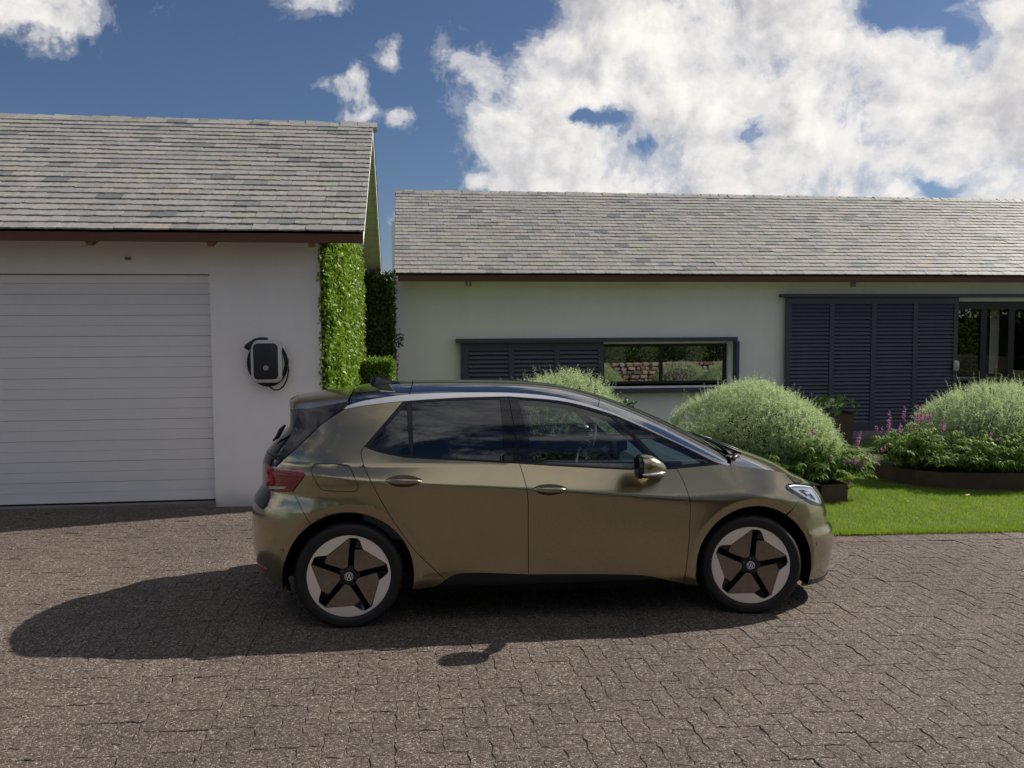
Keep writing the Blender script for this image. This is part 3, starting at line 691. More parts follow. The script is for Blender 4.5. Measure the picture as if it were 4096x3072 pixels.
# things standing in the room
sb = thing('console_table', 'dark console table behind the sofa seen through the glass door', 'table', (13.3, 18.6, 0))
bm = bmesh.new(); add_box(bm, -1.3, -.2, .80, 1.6, .2, .86, .005); mk('table_top', bm_mesh('table_top', bm), sb, M_BLACKF)
for x in (-1.2, 1.5): box('leg', x-.03, -.15, 0, x+.03, .15, .80, M_BLACKF, sb)
sf = thing('sofa', 'dark sofa inside the living room seen through the glass door', 'sofa', (13.0, 17.6, 0))
box('seat', -1.5, -.4, .15, 1.6, .4, .42, M_INT, sf, .05); box('backrest', -1.5, .28, .42, 1.6, .45, .72, M_INT, sf, .05)
for i, (x, c_, lb) in enumerate(((-.55, (.16, .13, .12), 'plain dark cushion standing on the sofa by the lantern'), (.35, (.20, .20, .21), 'grey striped cushion standing on the sofa behind the glass'))):
    bm = bmesh.new(); bmesh.ops.create_uvsphere(bm, u_segments=20, v_segments=12, radius=1)
    for v in bm.verts: v.co = Vector((math.copysign(abs(v.co.x)**.7, v.co.x)*.30, v.co.y*.09, math.copysign(abs(v.co.z)**.7, v.co.z)*.19))
    o = mk('cushion', bm_mesh('cushion', bm, True), None, simple('cushion_cloth_%d' % i, c_, .9)); o.location = (13.0+x, 17.65, .62); tag(o, lb, 'cushion', 'cushions on the sofa')
ln = thing('lantern', 'tall glass candle lantern standing on the console table', 'lantern', (13.2, 18.55, .86))
for dx in (-.09, .09):
    for dy in (-.09, .09): box('post', dx-.006, dy-.006, 0, dx+.006, dy+.006, .42, M_CHW, ln)
box('lid', -.14, -.14, .42, .14, .14, .435, M_CHW, ln); box('base', -.11, -.11, 0, .11, .11, .012, M_CHW, ln)
bm = bmesh.new(); bmesh.ops.create_cone(bm, segments=14, radius1=.05, radius2=.06, depth=.14, cap_ends=True)
o = mk('plant_pot', bm_mesh('plant_pot', bm), None, M_CHW); o.location = (14.05, 18.55, .93); tag(o, 'small pale pot on the console table inside the house', 'pot')
# movement sensor on the shutter post
SN = thing('alarm_sensor', 'white motion alarm sensor fixed to the shutter edge beside the glass door', 'sensor', (10.752, hY-.112, 1.225))
rounded_slab('housing', [(.085, .20, .03, 0), (.10, .215, .035, -.02), (.10, .21, .035, -.05), (.085, .19, .03, -.065)], M_CHW, SN)
rounded_slab('lens', [(.062, .10, .006, -.0655), (.058, .096, .006, -.072)], simple('sensor_lens', (.45, .46, .50), .3), SN, 0, -.005)
rounded_slab('eye', [(.018, .018, .008, -.0655), (.014, .014, .006, -.069)], M_PGLOSS, SN, .003, .075)
# pale block rising in the gap behind the two buildings
pw = box('stair_tower', -.42, 24.0, -.3, .9, 25.2, 5.06, M_WALL); tag(pw, 'narrow white rendered block rising in the gap between the two roofs', 'building')
# dark steel rail of the terrace at the right edge
rl = thing('terrace_railing', 'dark steel terrace rail running down behind the right hand shrub', 'railing', (10.4, 14.0, 0))
for z in (.90, .80):
    bm = bmesh.new(); tube(bm, [(0, 0, z), (3.0, -.1, z-.38)], .022, 8); mk('rail', bm_mesh('rail', bm, True), rl, M_FASCIA)
for x in (.1, 1.5, 2.9): box('post', x-.02, -.03, -.15, x+.02, .01, .88-.128*x, M_BLACKF, rl)

# ================================================================== PLANTS
def rot_frames(D):
    """orthonormal frames with z = D"""
    a = np.where(np.abs(D[:, 2:3]) > .9, np.array([[1., 0, 0]]), np.array([[0, 0, 1.]]))
    X = np.cross(a, D); X /= np.linalg.norm(X, axis=1)[:, None]; return X, np.cross(D, X)
def unit(V): return V/np.maximum(np.linalg.norm(V, axis=1)[:, None], 1e-6)
def leaves(P, D, N, L, Wd, fold=.15, curl=0.0):
    """4-point leaves: base P, along D, across D x N"""
    S = unit(np.cross(D, N)); L = L[:, None]; Wd = Wd[:, None]; Nn = unit(np.cross(S, D))
    V = np.stack([P, P + D*L*.45 + S*Wd*.5 + Nn*Wd*fold, P + D*L - Nn*L*curl, P + D*L*.45 - S*Wd*.5 + Nn*Wd*fold], 1)
    n = len(P); return V.reshape(-1, 3), np.arange(4*n).reshape(-1, 4)
def rnd_dir(n): return unit(RNG.normal(size=(n, 3)))
def leaf_obj(name, parts, mat, parent, kind='stuff'):
    AV, AF, AA = [], [], []; b = 0
    for V, Fq in parts:
        AV.append(V); AF.append(Fq+b); b += len(V); AA.append(np.repeat(RNG.random(len(V)//4), 4) if Fq.shape[1] == 4 else np.repeat(RNG.random(len(V)//3+1), 3)[:len(V)])
    q = [f for f in AF if f.shape[1] == 4]; t = [f for f in AF if f.shape[1] == 3]
    me = from_np(name, np.concatenate(AV), ([np.concatenate(q)] if q else []) + ([np.concatenate(t)] if t else []), attr=np.concatenate(AA))
    o = mk(name, me, parent, mat)
    if kind: o['kind'] = kind
    return o
M_SILV = mat_leaf('silver_shrub_leaf', (.30, .38, .24), (.47, .55, .37), (.66, .72, .50), .42, 3.0, tcol=(1.1, 1.15, .85))
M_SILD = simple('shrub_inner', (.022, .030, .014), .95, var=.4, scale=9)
M_IVY = mat_leaf('ivy_leaf', (.075, .15, .012), (.15, .25, .024), (.27, .35, .06), .35, 2.5, .4)
M_SAGE = mat_leaf('sage_leaf', (.09, .18, .03), (.18, .30, .06), (.34, .44, .16), .42, 2.0)
M_SPIKE = mat_leaf('purple_flower', (.30, .06, .42), (.48, .14, .62), (.68, .36, .75), .3, 9.0)
M_TREE = mat_leaf('tree_leaf', (.035, .060, .012), (.075, .12, .022), (.14, .19, .04), .3, .5)
M_TWIG = simple('green_twig', (.16, .19, .10), .8)

def blob_mesh(name, c, r, seed, parent, mat, seg=28, amp=.12):
    rg = np.random.default_rng(seed); ph = rg.uniform(0, 6.28, (6,)); fr = rg.integers(2, 6, (6,))
    th = np.linspace(0, 2*np.pi, seg, endpoint=False); el_ = np.linspace(-.5, np.pi/2, 14)
    V = []
    for e in el_:
        k = 1 + amp*(.5*np.sin(fr[0]*th+ph[0]) + .3*np.sin(fr[1]*th*1.0+ph[1]+2*e) + .3*np.sin(fr[2]*th+3*e+ph[2]))
        V.append(np.stack([c[0] + r[0]*np.cos(e)*np.cos(th)*k, c[1] + r[1]*np.cos(e)*np.sin(th)*k, c[2] + r[2]*np.sin(e)*k], 1))
    return mk(name, from_np(name, np.concatenate(V), grid_faces(14, seg, True), True), parent, mat)
def silver_shrub(label, c, r, seed, n_sp=3600, tall=1.0, lobes=6):
    """rounded mound of fine silvery sprigs: shoots all round, longer upright ones on top"""
    rg = np.random.default_rng(seed)
    t = thing('silver_shrub', label, 'shrub', (c[0], c[1], float(gz(c[0]))), group='silvery rounded shrubs in the steel planters'); off = np.array([c[0], c[1], float(gz(c[0]))])
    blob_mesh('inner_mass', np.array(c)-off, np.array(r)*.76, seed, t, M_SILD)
    lob = unit(rg.normal(size=(lobes*4, 3))); lob[:, 2] = np.abs(lob[:, 2]); la = rg.uniform(-.04, .17, len(lob))
    d = unit(rg.normal(size=(n_sp*2, 3))); d = d[d[:, 2] > -.42][:n_sp]; n = len(d)
    bumpf = 1 + ((np.maximum(0, d @ lob.T)**9) * la).sum(1) + rg.normal(0, .032, n)
    base = np.array(c) + d*np.array(r)*bumpf[:, None]*.90
    nrm = unit(d/np.array(r)); upw = np.array([0, 0, 1.])
    sd_ = unit(nrm*.85 + upw*.40 + rg.normal(0, .50, (n, 3)))
    Ls = rg.uniform(.06, .13, n)*np.where(d[:, 2] > .45, rg.choice([1, 1.35, 2.3], n, p=[.80, .15, .05])*tall, 1)
    K = 17; parts = []; SV, SF = [], []
    X, Yy = rot_frames(sd_); tw = rg.uniform(0, 6.28, n)
    for k in range(K):
        f = (k+.6)/K; a = tw + k*2.4
        out = X*np.cos(a)[:, None] + Yy*np.sin(a)[:, None]
        p = base + sd_*(Ls*f)[:, None] + rg.normal(0, .0035, (n, 3))
        dd = unit(sd_*(.55 + .5*f) + out*.85 + rg.normal(0, .2, (n, 3)))
        ll = rg.uniform(.017, .031, n)*(1.15-.6*f)*np.where(Ls > .16, .8, 1)
        parts.append(leaves(p, dd, unit(np.cross(dd, out) + rg.normal(0, .4, (n, 3))), ll, ll*.42))
    # stems
    w = .0016; s = X*w; b_ = base - sd_*.03; tpt = base + sd_*Ls[:, None]
    parts.append((np.stack([b_-s, b_+s, tpt+s*.4, tpt-s*.4], 1).reshape(-1, 3), np.arange(4*n).reshape(-1, 4)))
    # inner leaves: darker depth between shoots
    m_ = n*7; d2 = unit(rg.normal(size=(m_, 3))); d2[:, 2] = np.abs(d2[:, 2])*1.1 - .35; d2 = unit(d2)
    p2 = np.array(c) + d2*np.array(r)*rg.uniform(.74, 1.0, m_)[:, None]
    dd = unit(d2 + rg.normal(0, .8, (m_, 3))); ll = rg.uniform(.02, .04, m_); parts.append(leaves(p2, dd, rnd_dir(m_), ll, ll*.4))
    parts = [(V-off, Fq) for V, Fq in parts]
    leaf_obj('foliage', parts, M_SILV, t); return t
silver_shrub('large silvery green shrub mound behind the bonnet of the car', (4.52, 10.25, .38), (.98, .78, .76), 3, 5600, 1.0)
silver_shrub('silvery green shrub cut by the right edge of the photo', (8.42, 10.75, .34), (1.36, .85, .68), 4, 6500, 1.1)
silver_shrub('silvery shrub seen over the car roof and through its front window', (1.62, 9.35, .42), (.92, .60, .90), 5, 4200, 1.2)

def planter(name, poly, z1, label):
    t = thing(name, label, 'planter', (poly[0][0], poly[0][1], float(gz(poly[0][0]))), group='low steel planters on the lawn'); off = Vector(t.location)
    bm = bmesh.new(); n = len(poly); c = Vector((sum(p[0] for p in poly)/n, sum(p[1] for p in poly)/n))
    inn = [tuple(Vector(p) + (c-Vector(p)).normalized()*.02) for p in poly]
    zb = float(gz(poly[0][0])) - .08
    V = [[bm.verts.new(Vector((p[0], p[1], z))-off) for p in pl_] for pl_, z in ((poly, zb), (poly, z1), (inn, z1), (inn, z1-.10))]
    for a in range(3):
        for k in range(n): bm.faces.new((V[a][k], V[a][(k+1) % n], V[a+1][(k+1) % n], V[a+1][k]))
    mk('steel_edge', bm_mesh('steel_edge', bm), t, M_CORTEN)
    bm = bmesh.new(); bm.faces.new([bm.verts.new(Vector((p[0], p[1], z1-.05))-off) for p in inn]); mk('soil', bm_mesh('soil', bm), t, M_SOIL)
    return t
planter('planter', [(.3, 8.75), (5.083, 9.15), (5.083, 10.9), (.3, 10.9)], .155, 'long rust brown steel planter ending behind the front of the car')
def arc(cx, cy, r, a0, a1, n): return [(cx + r*math.cos(math.radians(a0+(a1-a0)*k/n)), cy + r*math.sin(math.radians(a0+(a1-a0)*k/n))) for k in range(n+1)]
planter('planter', [(6.395, 11.8), (6.395, 10.75), (6.40, 10.35), (6.52, 10.05), (6.78, 9.86), (7.25, 9.73), (7.75, 9.66), (9.2, 9.62), (11, 9.62), (11, 11.8)], .125, 'dark steel planter with a curved corner at the right edge of the lawn')

def sage(label, x, y, z0, R, Hh, n_st, n_sp, seed, spikes, group='sages with purple flower spikes'):
    """arching stems with long narrow drooping leaves; given flower spikes (dx, dy, dz of the tip)"""
    rg = np.random.default_rng(seed); t = thing('sage_plant', label, 'flowering plant', (x, y, z0), group=group)
    parts = []; St = []
    for s in range(n_st):
        a = rg.uniform(0, 6.28); rr = rg.uniform(.1, 1)**.6; tip = np.array([math.cos(a)*R[0]*rr, math.sin(a)*R[1]*rr, Hh*(1.05-.62*rr**2)*rg.uniform(.30, 1.08)])
        b0 = np.array([math.cos(a)*R[0]*rr*.35, math.sin(a)*R[1]*rr*.35, 0]); ctrl = b0*.6 + tip*.4 + np.array([0, 0, .25*Hh])
        ts = np.linspace(0, 1, 9)[:, None]; pts = (1-ts)**2*b0 + 2*ts*(1-ts)*ctrl + ts**2*tip; St.append(pts)
        for k in range(2, 9):
            for side in range(3 if k == 8 else 2):
                for q in range(2):
                    ang = rg.uniform(0, 6.28); o_ = np.array([math.cos(ang), math.sin(ang), rg.uniform(.1, .7)])
                    L = rg.uniform(.09, .165)*(1-.25*(k == 8)); Wd = L*.15
                    d0 = o_/np.linalg.norm(o_); p0 = pts[k] + rg.normal(0, .006, 3)
                    d1 = d0 + np.array([0, 0, -.75]); d1 /= np.linalg.norm(d1); d2 = d1 + np.array([0, 0, -.8]); d2 /= np.linalg.norm(d2)
                    sdv = np.cross(d0, [0, 0, 1.]); sdv /= np.linalg.norm(sdv)+1e-6
                    c1 = p0 + d0*L*.35; c2 = c1 + d1*L*.35; c3 = c2 + d2*L*.3
                    parts.append(np.array([p0-sdv*Wd*.15, p0+sdv*Wd*.15, c1+sdv*Wd*.5, c1-sdv*Wd*.5, c1-sdv*Wd*.5, c1+sdv*Wd*.5, c2+sdv*Wd*.42, c2-sdv*Wd*.42, c2-sdv*Wd*.42, c2+sdv*Wd*.42, c3+sdv*Wd*.03, c3-sdv*Wd*.03]))
    V = np.concatenate(parts); Fq = np.arange(len(V)).reshape(-1, 4)
    me = from_np('leaves', V, Fq, attr=np.repeat(rg.random(len(V)//12), 12)); o = mk('leaves', me, t, M_SAGE); o['kind'] = 'stuff'
    bm = bmesh.new()
    for pts in St: tube(bm, [tuple(p) for p in pts[::2]], .0028, 3, False)
    for tip in spikes: tube(bm, [(tip[0]*.6, tip[1]*.6, tip[2]*.35), (tip[0]*.85, tip[1]*.85, tip[2]*.7), tuple(tip[:3])], .003, 3, False)
    st = mk('stems', bm_mesh('stems', bm), t, M_TWIG); st['kind'] = 'stuff'
    for tip in spikes:
        L = tip[3]; tip_ = np.array(tip[:3]); bd = np.array([tip[0]*.5, tip[1]*.5, -abs(tip[2])*.0]); ln_ = np.array([tip[0]*tip[4], tip[1]*.2, 1.0]); ln_ /= np.linalg.norm(ln_)
        n = int(70*L/.2); f = rg.random(n); c = tip_ - ln_*(L*f)[:, None]; w = (.013 + .021*np.sin(np.clip(f*1.1, 0, 1)*math.pi*.62))*(.75 + .35*np.sin(f*38))
        dd = unit(np.stack([rg.normal(size=n), rg.normal(size=n), rg.normal(.3, .5, n)], 1)); ll = w*rg.uniform(.8, 1.3, n)
        Vv, Fv = leaves(c, dd, unit(rg.normal(size=(n, 3))), ll, ll*.75)
        leaf_obj('flower_spike', [(Vv, Fv)], M_SPIKE, t, None)
sage('sage with purple spikes against the silvery shrub behind the car bonnet', 4.78, 9.50, .12, (.80, .46), .60, 150, 0, 21,
     [(.60, -.1, .62, .24, .5), (.10, -.3, .38, .11, 0), (.30, -.32, .32, .05, 0), (.66, -.2, .40, .30, .8), (.34, -.34, .07, .13, .9), (-.02, -.1, .66, .06, .3), (.42, -.3, .34, .09, .2), (.5, -.3, .30, .12, .8)])
sage('tall sage with upright purple spikes at the left end of the right planter', 6.72, 10.45, .09, (.62, .45), .62, 110, 0, 22,
     [(-.34, 0, .78, .26, -.15), (-.13, 0, .84, .20, 0), (.12, 0, .86, .24, .1), (.24, 0, .76, .17, .8), (-.52, 0, .58, .07, 0), (-.44, .0, .56, .07, 0), (-.38, -.1, .56, .05, 0), (0.0, -.1, .60, .07, 0), (.34, -.15, .66, .14, .3), (-.25, -.1, .62, .12, 0), (.10, .05, .72, .12, 0), (-.58, -.3, .36, .09, -.6)])
sage('leafy sage with few purple flowers in front of the right hand shrub', 7.65, 9.95, .09, (1.15, .42), .58, 150, 0, 23, [(-.28, -.15, .55, .04, 0), (-.20, -.2, .48, .04, 0), (.7, -.2, .18, .03, 0)])
sage('sage with a few purple spikes beyond the windscreen of the car', 3.12, 9.55, .12, (.35, .25), .52, 34, 0, 24, [(-.10, -.05, .66, .17, 0), (-.33, 0, .56, .07, 0), (.05, 0, .56, .06, .4)])
# dark broad-leaved plant peeping over the roof
t = thing('broad_leaf_plant', 'small dark broad leaved plant beyond the car windscreen', 'plant', (2.42, 9.35, .1))
n = 60; P = RNG.normal(0, .055, (n, 3)) + np.array([.05, 0, .98]); dd = unit(RNG.normal(size=(n, 3)) + [0, 0, .3]); ll = RNG.uniform(.05, .10, n)
leaf_obj('leaves', [leaves(P, dd, rnd_dir(n), ll, ll*.62)], mat_leaf('dark_broad_leaf', (.015, .04, .008), (.03, .07, .012), (.06, .10, .02), .2), t)
bm = bmesh.new(); tube(bm, [(0, 0, 0), (.02, 0, .5), (.04, 0, .95)], .008, 5); mk('stem', bm_mesh('stem', bm), t, M_TWIG)

# hydrangea in a tall dark pot by the shutters
pt_ = thing('tall_plant_pot', 'tall dark square pot in front of the louvred shutters', 'plant pot', (7.70, 14.3, -.12))
bm = bmesh.new(); prism(bm, [(-.20, 0), (.20, 0), (.225, .60), (.185, .60), (.175, .55), (-.175, .55), (-.185, .60), (-.225, .60)], -.21, .21, 'y'); mk('pot_body', bm_mesh('pot_body', bm), pt_, M_CORTEN)
box('soil', -.17, -.2, .545, .17, .2, .56, M_SOIL, pt_)
hy = thing('hydrangea', 'white flowering hydrangea in the tall dark pot', 'flowering plant', (7.58, 14.3, .44))
n = 150; P = RNG.normal(0, 1, (n, 3))*[.16, .14, .07] + [0, 0, .16]; dd = unit(RNG.normal(size=(n, 3)) + [0, 0, .2]); ll = RNG.uniform(.08, .13, n)
leaf_obj('leaves', [leaves(P, dd, rnd_dir(n), ll, ll*.65)], M_SAGE, hy)
for fx, fz in ((-.13, .17), (-.06, .23), (.02, .13)):
    n = 90; d = rnd_dir(n); P = d*.055 + [fx, -.14, fz]; V_f, F_f = leaves(P, unit(np.cross(d, rnd_dir(n))), d, np.full(n, .03), np.full(n, .026)); leaf_obj('flower_head', [(V_f, F_f)], mat_leaf('white_petal', (.55, .55, .45), (.70, .70, .62), (.8, .8, .75), .2) if 'white_petal' not in MATS else MATS['white_petal'], hy, None)
bm = bmesh.new(); tube(bm, [(0, 0, 0), (-.03, -.05, .12)], .006, 4); mk('stem', bm_mesh('stem', bm), hy, M_TWIG)

# a few dry leaves blown onto the grass and the paving
M_DRY = simple('dry_leaf', (.42, .33, .22), .8)
for i, (x, y, a_, lb) in enumerate(((6.7, 9.3, .4, 'long curled dry leaf lying on the shaded grass by the curved planter'), (5.75, 9.0, 1.2, 'small dry leaf on the grass left of the planter shadow'), (5.0, 5.3, 2.0, 'tiny dry leaf lying on the open paving right of the car'), (5.3, 8.15, 2.6, 'dry leaf on the sunlit grass near the paving edge'), (-2.6, 6.95, .9, 'dark dry leaf on the paving between the two shadows'))):
    bm = bmesh.new(); L_ = (.13, .06, .035, .06, .05)[i]; ring = [bm.verts.new((math.cos(a_)*L_*(t-.5) - math.sin(a_)*w*s*L_*.16, math.sin(a_)*L_*(t-.5) + math.cos(a_)*w*s*L_*.16, .004 + .12*L_*abs(t-.5)*2)) for t, w, s in ((0, 0, 1), (.3, 1, 1), (.7, .8, 1), (1, 0, 1), (.7, .8, -1), (.3, 1, -1))]
    bm.faces.new(ring); o = mk('fallen_leaf', bm_mesh('fallen_leaf', bm), None, M_DRY if i != 4 else M_FASCIA); o.location = (x, y, float(gz(x)) + (.036 if i in (0, 1, 3) else .002)); tag(o, lb, 'leaf')
# ivy
def leaf_sheet(P, Nrm, size, name, mat, parent, droop=.6, spread=.5):
    n = len(P); dd = unit(np.array([0, 0, -droop]) + RNG.normal(0, .55, (n, 3)) + Nrm*.25); nn = unit(Nrm + RNG.normal(0, spread, (n, 3)))
    dd = unit(dd - nn*(dd*nn).sum(1)[:, None]*.7); ll = size*RNG.uniform(.6, 1.25, n)
    return leaf_obj(name, [leaves(P, dd, nn, ll, ll*.68, .12)], mat, parent)
iv = thing('ivy_cladding', 'bright green ivy covering the side wall of the garage', 'ivy', (-.95, 9.45, 0)); io = np.array([-.95, 9.45, 0])
n = 40000; y = 9.45 + RNG.random(n)**1.35*5.3; z = RNG.random(n)*(2.93 + .58*(2.65 - np.abs(y-12.1))); relief = .03*np.sin(y*7+z*5) + .02*np.sin(z*13 - y*4)
P = np.stack([-.95 + .06 + .10*np.clip((y-9.5)/.5, 0, 1) + relief*.8 + RNG.uniform(-.035, .045, n), y, z], 1) - io
leaf_sheet(P, np.array([1., 0, 0]), .056, 'leaves', M_IVY, iv)
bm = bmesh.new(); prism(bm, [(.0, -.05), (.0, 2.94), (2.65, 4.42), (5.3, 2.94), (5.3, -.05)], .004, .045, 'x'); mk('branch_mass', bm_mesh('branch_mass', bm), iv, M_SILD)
n = 900; P = np.stack([RNG.uniform(-.965, -.86, n), 9.43 + RNG.uniform(-.04, .03, n), RNG.uniform(0, 2.95, n)], 1) - io
leaf_sheet(P, np.array([.5, -1., 0]), .040, 'edge_leaves', M_IVY, iv)
dk = thing('dark_hedge', 'dark ivy hedge in shade closing the gap between the buildings', 'hedge', (-.55, 14.9, 0)); do = np.array([-.55, 14.9, 0])
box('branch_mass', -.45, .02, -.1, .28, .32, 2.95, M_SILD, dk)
M_IVYD = mat_leaf('shaded_ivy_leaf', (.022, .045, .008), (.045, .085, .014), (.075, .13, .022), .2, 2.5, .5)  # ivy leaf colours darkened, the shade of the gap painted in
n = 6500; P = np.stack([RNG.uniform(-.5, .32, n), RNG.uniform(-.05, .03, n), RNG.uniform(-.1, 3.02, n)], 1); leaf_sheet(P, np.array([0, -1., 0]), .055, 'leaves', M_IVYD, dk)
n = 1200; P = np.stack([.30 + RNG.normal(0, .025, n), RNG.uniform(0, .25, n), RNG.uniform(-.1, 3.0, n)], 1); leaf_sheet(P, np.array([1., 0, 0]), .05, 'edge_leaves', M_IVYD, dk)
n = 50; P = np.stack([.36 + RNG.uniform(0, .10, n), RNG.uniform(-.05, .05, n), RNG.normal(1.82, .07, n)], 1); leaf_sheet(P, np.array([.3, -1., 0]), .05, 'stray_shoot', M_IVYD, dk)
lh = thing('clipped_shrub', 'low clipped green shrub at the foot of the dark hedge', 'shrub', (-.50, 13.2, 0)); 
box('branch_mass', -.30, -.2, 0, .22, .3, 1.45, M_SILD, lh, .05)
n = 5500; P = np.stack([RNG.uniform(-.34, .27, n), RNG.uniform(-.28, -.2, n), RNG.uniform(0, 1.5, n)], 1)
n2 = 3500; P2 = np.stack([.26 + RNG.normal(0, .02, n2), RNG.uniform(-.26, .35, n2), RNG.uniform(0, 1.5, n2)], 1)
n3 = 3000; P3 = np.stack([RNG.uniform(-.33, .27, n3), RNG.uniform(-.26, .35, n3), 1.5 + RNG.normal(0, .025, n3)], 1)
leaf_sheet(np.concatenate([P, P2, P3]), np.array([.3, -.5, .5]), .038, 'leaves', M_IVY, lh, .3, .9)
# hedge seen through the living room's rear window
bh = thing('garden_hedge', 'tall green and yellow hedge beyond the far window of the living room', 'hedge', (16, 24.5, -.2))
box('branch_mass', -3.5, .1, 0, 5, .8, 4.0, M_SILD, bh)
n = 9000; P = np.stack([RNG.uniform(-3.6, 5, n), RNG.uniform(-.15, .1, n), RNG.uniform(0, 4.1, n)], 1)
leaf_sheet(P, np.array([.4, -1., .3]), .11, 'leaves', mat_leaf('hedge_leaf', (.10, .20, .03), (.32, .42, .08), (.75, .50, .08), .65, 1.5), bh)

far = thing('unseen_hedge', 'long dark unseen hedge added far behind the camera', 'hedge', (0, -20, 0))  # out of view, added to block bright sky mirrored in the door glass
pth = np.array([(-45, -16), (-20, -20), (5, -21), (25, -19), (40, -12), (48, 0)], float); seg_ = np.linalg.norm(np.diff(pth, axis=0), axis=1); cs = np.concatenate([[0], np.cumsum(seg_)])
n = 26000; s_ = RNG.uniform(0, cs[-1], n); X_ = np.interp(s_, cs, pth[:, 0]); Y_ = np.interp(s_, cs, pth[:, 1]); hh = 3.4 + .7*np.sin(s_*.5) + .5*np.sin(s_*1.3+1)
P = np.stack([X_ + RNG.normal(0, .35, n), Y_ + RNG.normal(0, .35, n) + 20, RNG.random(n)**.8*hh], 1); ll = RNG.uniform(.3, .55, n)
leaf_obj('leaves', [leaves(P, rnd_dir(n), rnd_dir(n), ll, ll*.6)], M_TREE, far)
bm = bmesh.new()
for a_, b2 in zip(pth[:-1], pth[1:]):
    v4 = [bm.verts.new((q[0], q[1]+20-.3, z)) for q, z in ((a_, -.5), (b2, -.5), (b2, 2.6), (a_, 2.6))]; bm.faces.new(v4)
mk('branch_mass', bm_mesh('branch_mass', bm), far, M_SILD)
# ---- garden on the near side of the drive (behind the camera): it is what the car and the windows mirror
def tree(x, y, h, r, seed, label, grp='trees across the drive'):
    rg = np.random.default_rng(seed); t = thing('tree', label, 'tree', (x, y, 0), group=grp)
    bm = bmesh.new(); tube(bm, [(0, 0, -.1), (.05, .02, h*.2), (-.05, .05, h*.45), (.05, 0, h*.75)], [r*.085, r*.07, r*.05, r*.02], 8)
    for k in range(6):
        a = rg.uniform(0, 6.28); z0 = h*rg.uniform(.25, .55); tube(bm, [(0, 0, z0), (math.cos(a)*r*.35, math.sin(a)*r*.35, z0+h*.12), (math.cos(a)*r*.7, math.sin(a)*r*.7, z0 + h*.2)], [r*.035, r*.025, r*.01], 5)
    mk('trunk', bm_mesh('trunk', bm, True), t, M_BARK)
    parts = []
    for k in range(34):
        d = unit(rg.normal(size=(1, 3)))[0]; c = d*np.array([r*.75, r*.75, h*.36])*rg.uniform(.35, 1) + [0, 0, h*.60]; cr = r*rg.uniform(.18, .34); m_ = 420
        dd = unit(rg.normal(size=(m_, 3))); P = c + dd*cr*(rg.uniform(.5, 1.08, m_)**.6)[:, None]*[1, 1, .8]; ll = rg.uniform(.10, .22, m_)
        parts.append(leaves(P, unit(dd + rg.normal(0, .7, (m_, 3))), rnd_dir(m_), ll, ll*.45))
    leaf_obj('crown', parts, M_TREE, t)
for i, (x, y, h, r, lb) in enumerate(((-15, -17, 9, 4.2, 'broad tree farthest left across the drive'), (-9, -15.5, 9.4, 3.6, 'round tree left of centre across the drive'), (-4.0, -13.0, 10.4, 3.4, 'taller tree across the drive behind the camera'), (1.2, -12.4, 8.6, 3.0, 'smaller tree directly behind the camera'), (5.6, -13.0, 10.6, 3.6, 'large tree right of centre across the drive'), (11.6, -13.5, 9.8, 3.8, 'full crowned tree beyond the stone wall'), (17, -12.5, 9.0, 4.0, 'wide tree at the right end of the stone wall'), (24, -10, 8.5, 3.8, 'last tree to the right beyond the stone wall'))):
    tree(x, y, h, r, 60+i, lb)
SW = thing('stone_wall', 'dry stone retaining wall mirrored in the long house window', 'wall', (4.5, 1.6, -.1))
sm = []
for s in range(7):
    bm = bmesh.new(); bmesh.ops.create_cube(bm, size=1); bmesh.ops.bevel(bm, geom=bm.edges[:], offset=.16, segments=2, affect='EDGES')
    rg = np.random.default_rng(s)
    for v in bm.verts: v.co += Vector(rg.normal(0, .03, 3))
    me = bm_mesh('stone', bm); me.materials.append(simple('field_stone_%d' % s, [(.30, .22, .15), (.36, .28, .19), (.24, .20, .17), (.40, .30, .20), (.30, .26, .22), (.20, .16, .13), (.42, .33, .22)][s], .9, var=.3, scale=3)); sm.append(me)
z = .05; row = 0; WD = Vector((8.6, -1.6, 0)).normalized()
while z < .85:
    hh = RNG.uniform(.11, .17); x = RNG.uniform(-.1, .1)
    while x < 8.7:
        w_ = RNG.uniform(.16, .40); o = mk('stone', sm[RNG.integers(7)], SW); o.location = (x*WD.x + w_/2, x*WD.y + RNG.normal(0, .02), z + hh/2 - .1); o.scale = (w_*.98, .3, hh*.96); o.rotation_euler = (RNG.normal(0, .05), RNG.normal(0, .05), -.18 + RNG.normal(0, .06)); x += w_
    z += hh*.97; row += 1
bm = bmesh.new(); prism(bm, [(4.6, 1.48), (13.2, -.1), (26, -2.5), (26, -8), (4.6, -8)], -.1, .72, 'z'); rt = mk('raised_bed', bm_mesh('raised_bed', bm), None, M_SOIL); tag(rt, 'raised garden ground held by the stone wall', kind='structure')
silver_shrub('silvery shrub in front of the stone wall, mirrored in the house window', (9.9, 1.6, .05), (1.1, .6, .62), 71, 2000, 1.0)
def bushy(x, y, z, r, h, n, seed, label, mat):
    t = thing('garden_shrub', label, 'shrub', (x, y, z), group='green shrubs on the raised bed')
    blob_mesh('branch_mass', np.array([0, 0, 0]), np.array([r, r, h])*.8, seed, t, M_SILD)
    d = rnd_dir(n); d[:, 2] = np.abs(d[:, 2]); P = d*np.array([r, r, h])*RNG.uniform(.8, 1.05, n)[:, None]; ll = RNG.uniform(.05, .12, n)
    leaf_obj('leaves', [leaves(P, unit(d + RNG.normal(0, .7, (n, 3))), rnd_dir(n), ll, ll*.4)], mat, t)
M_GSH = mat_leaf('garden_shrub_leaf', (.04, .09, .015), (.09, .16, .03), (.17, .25, .06), .35, 1.2)
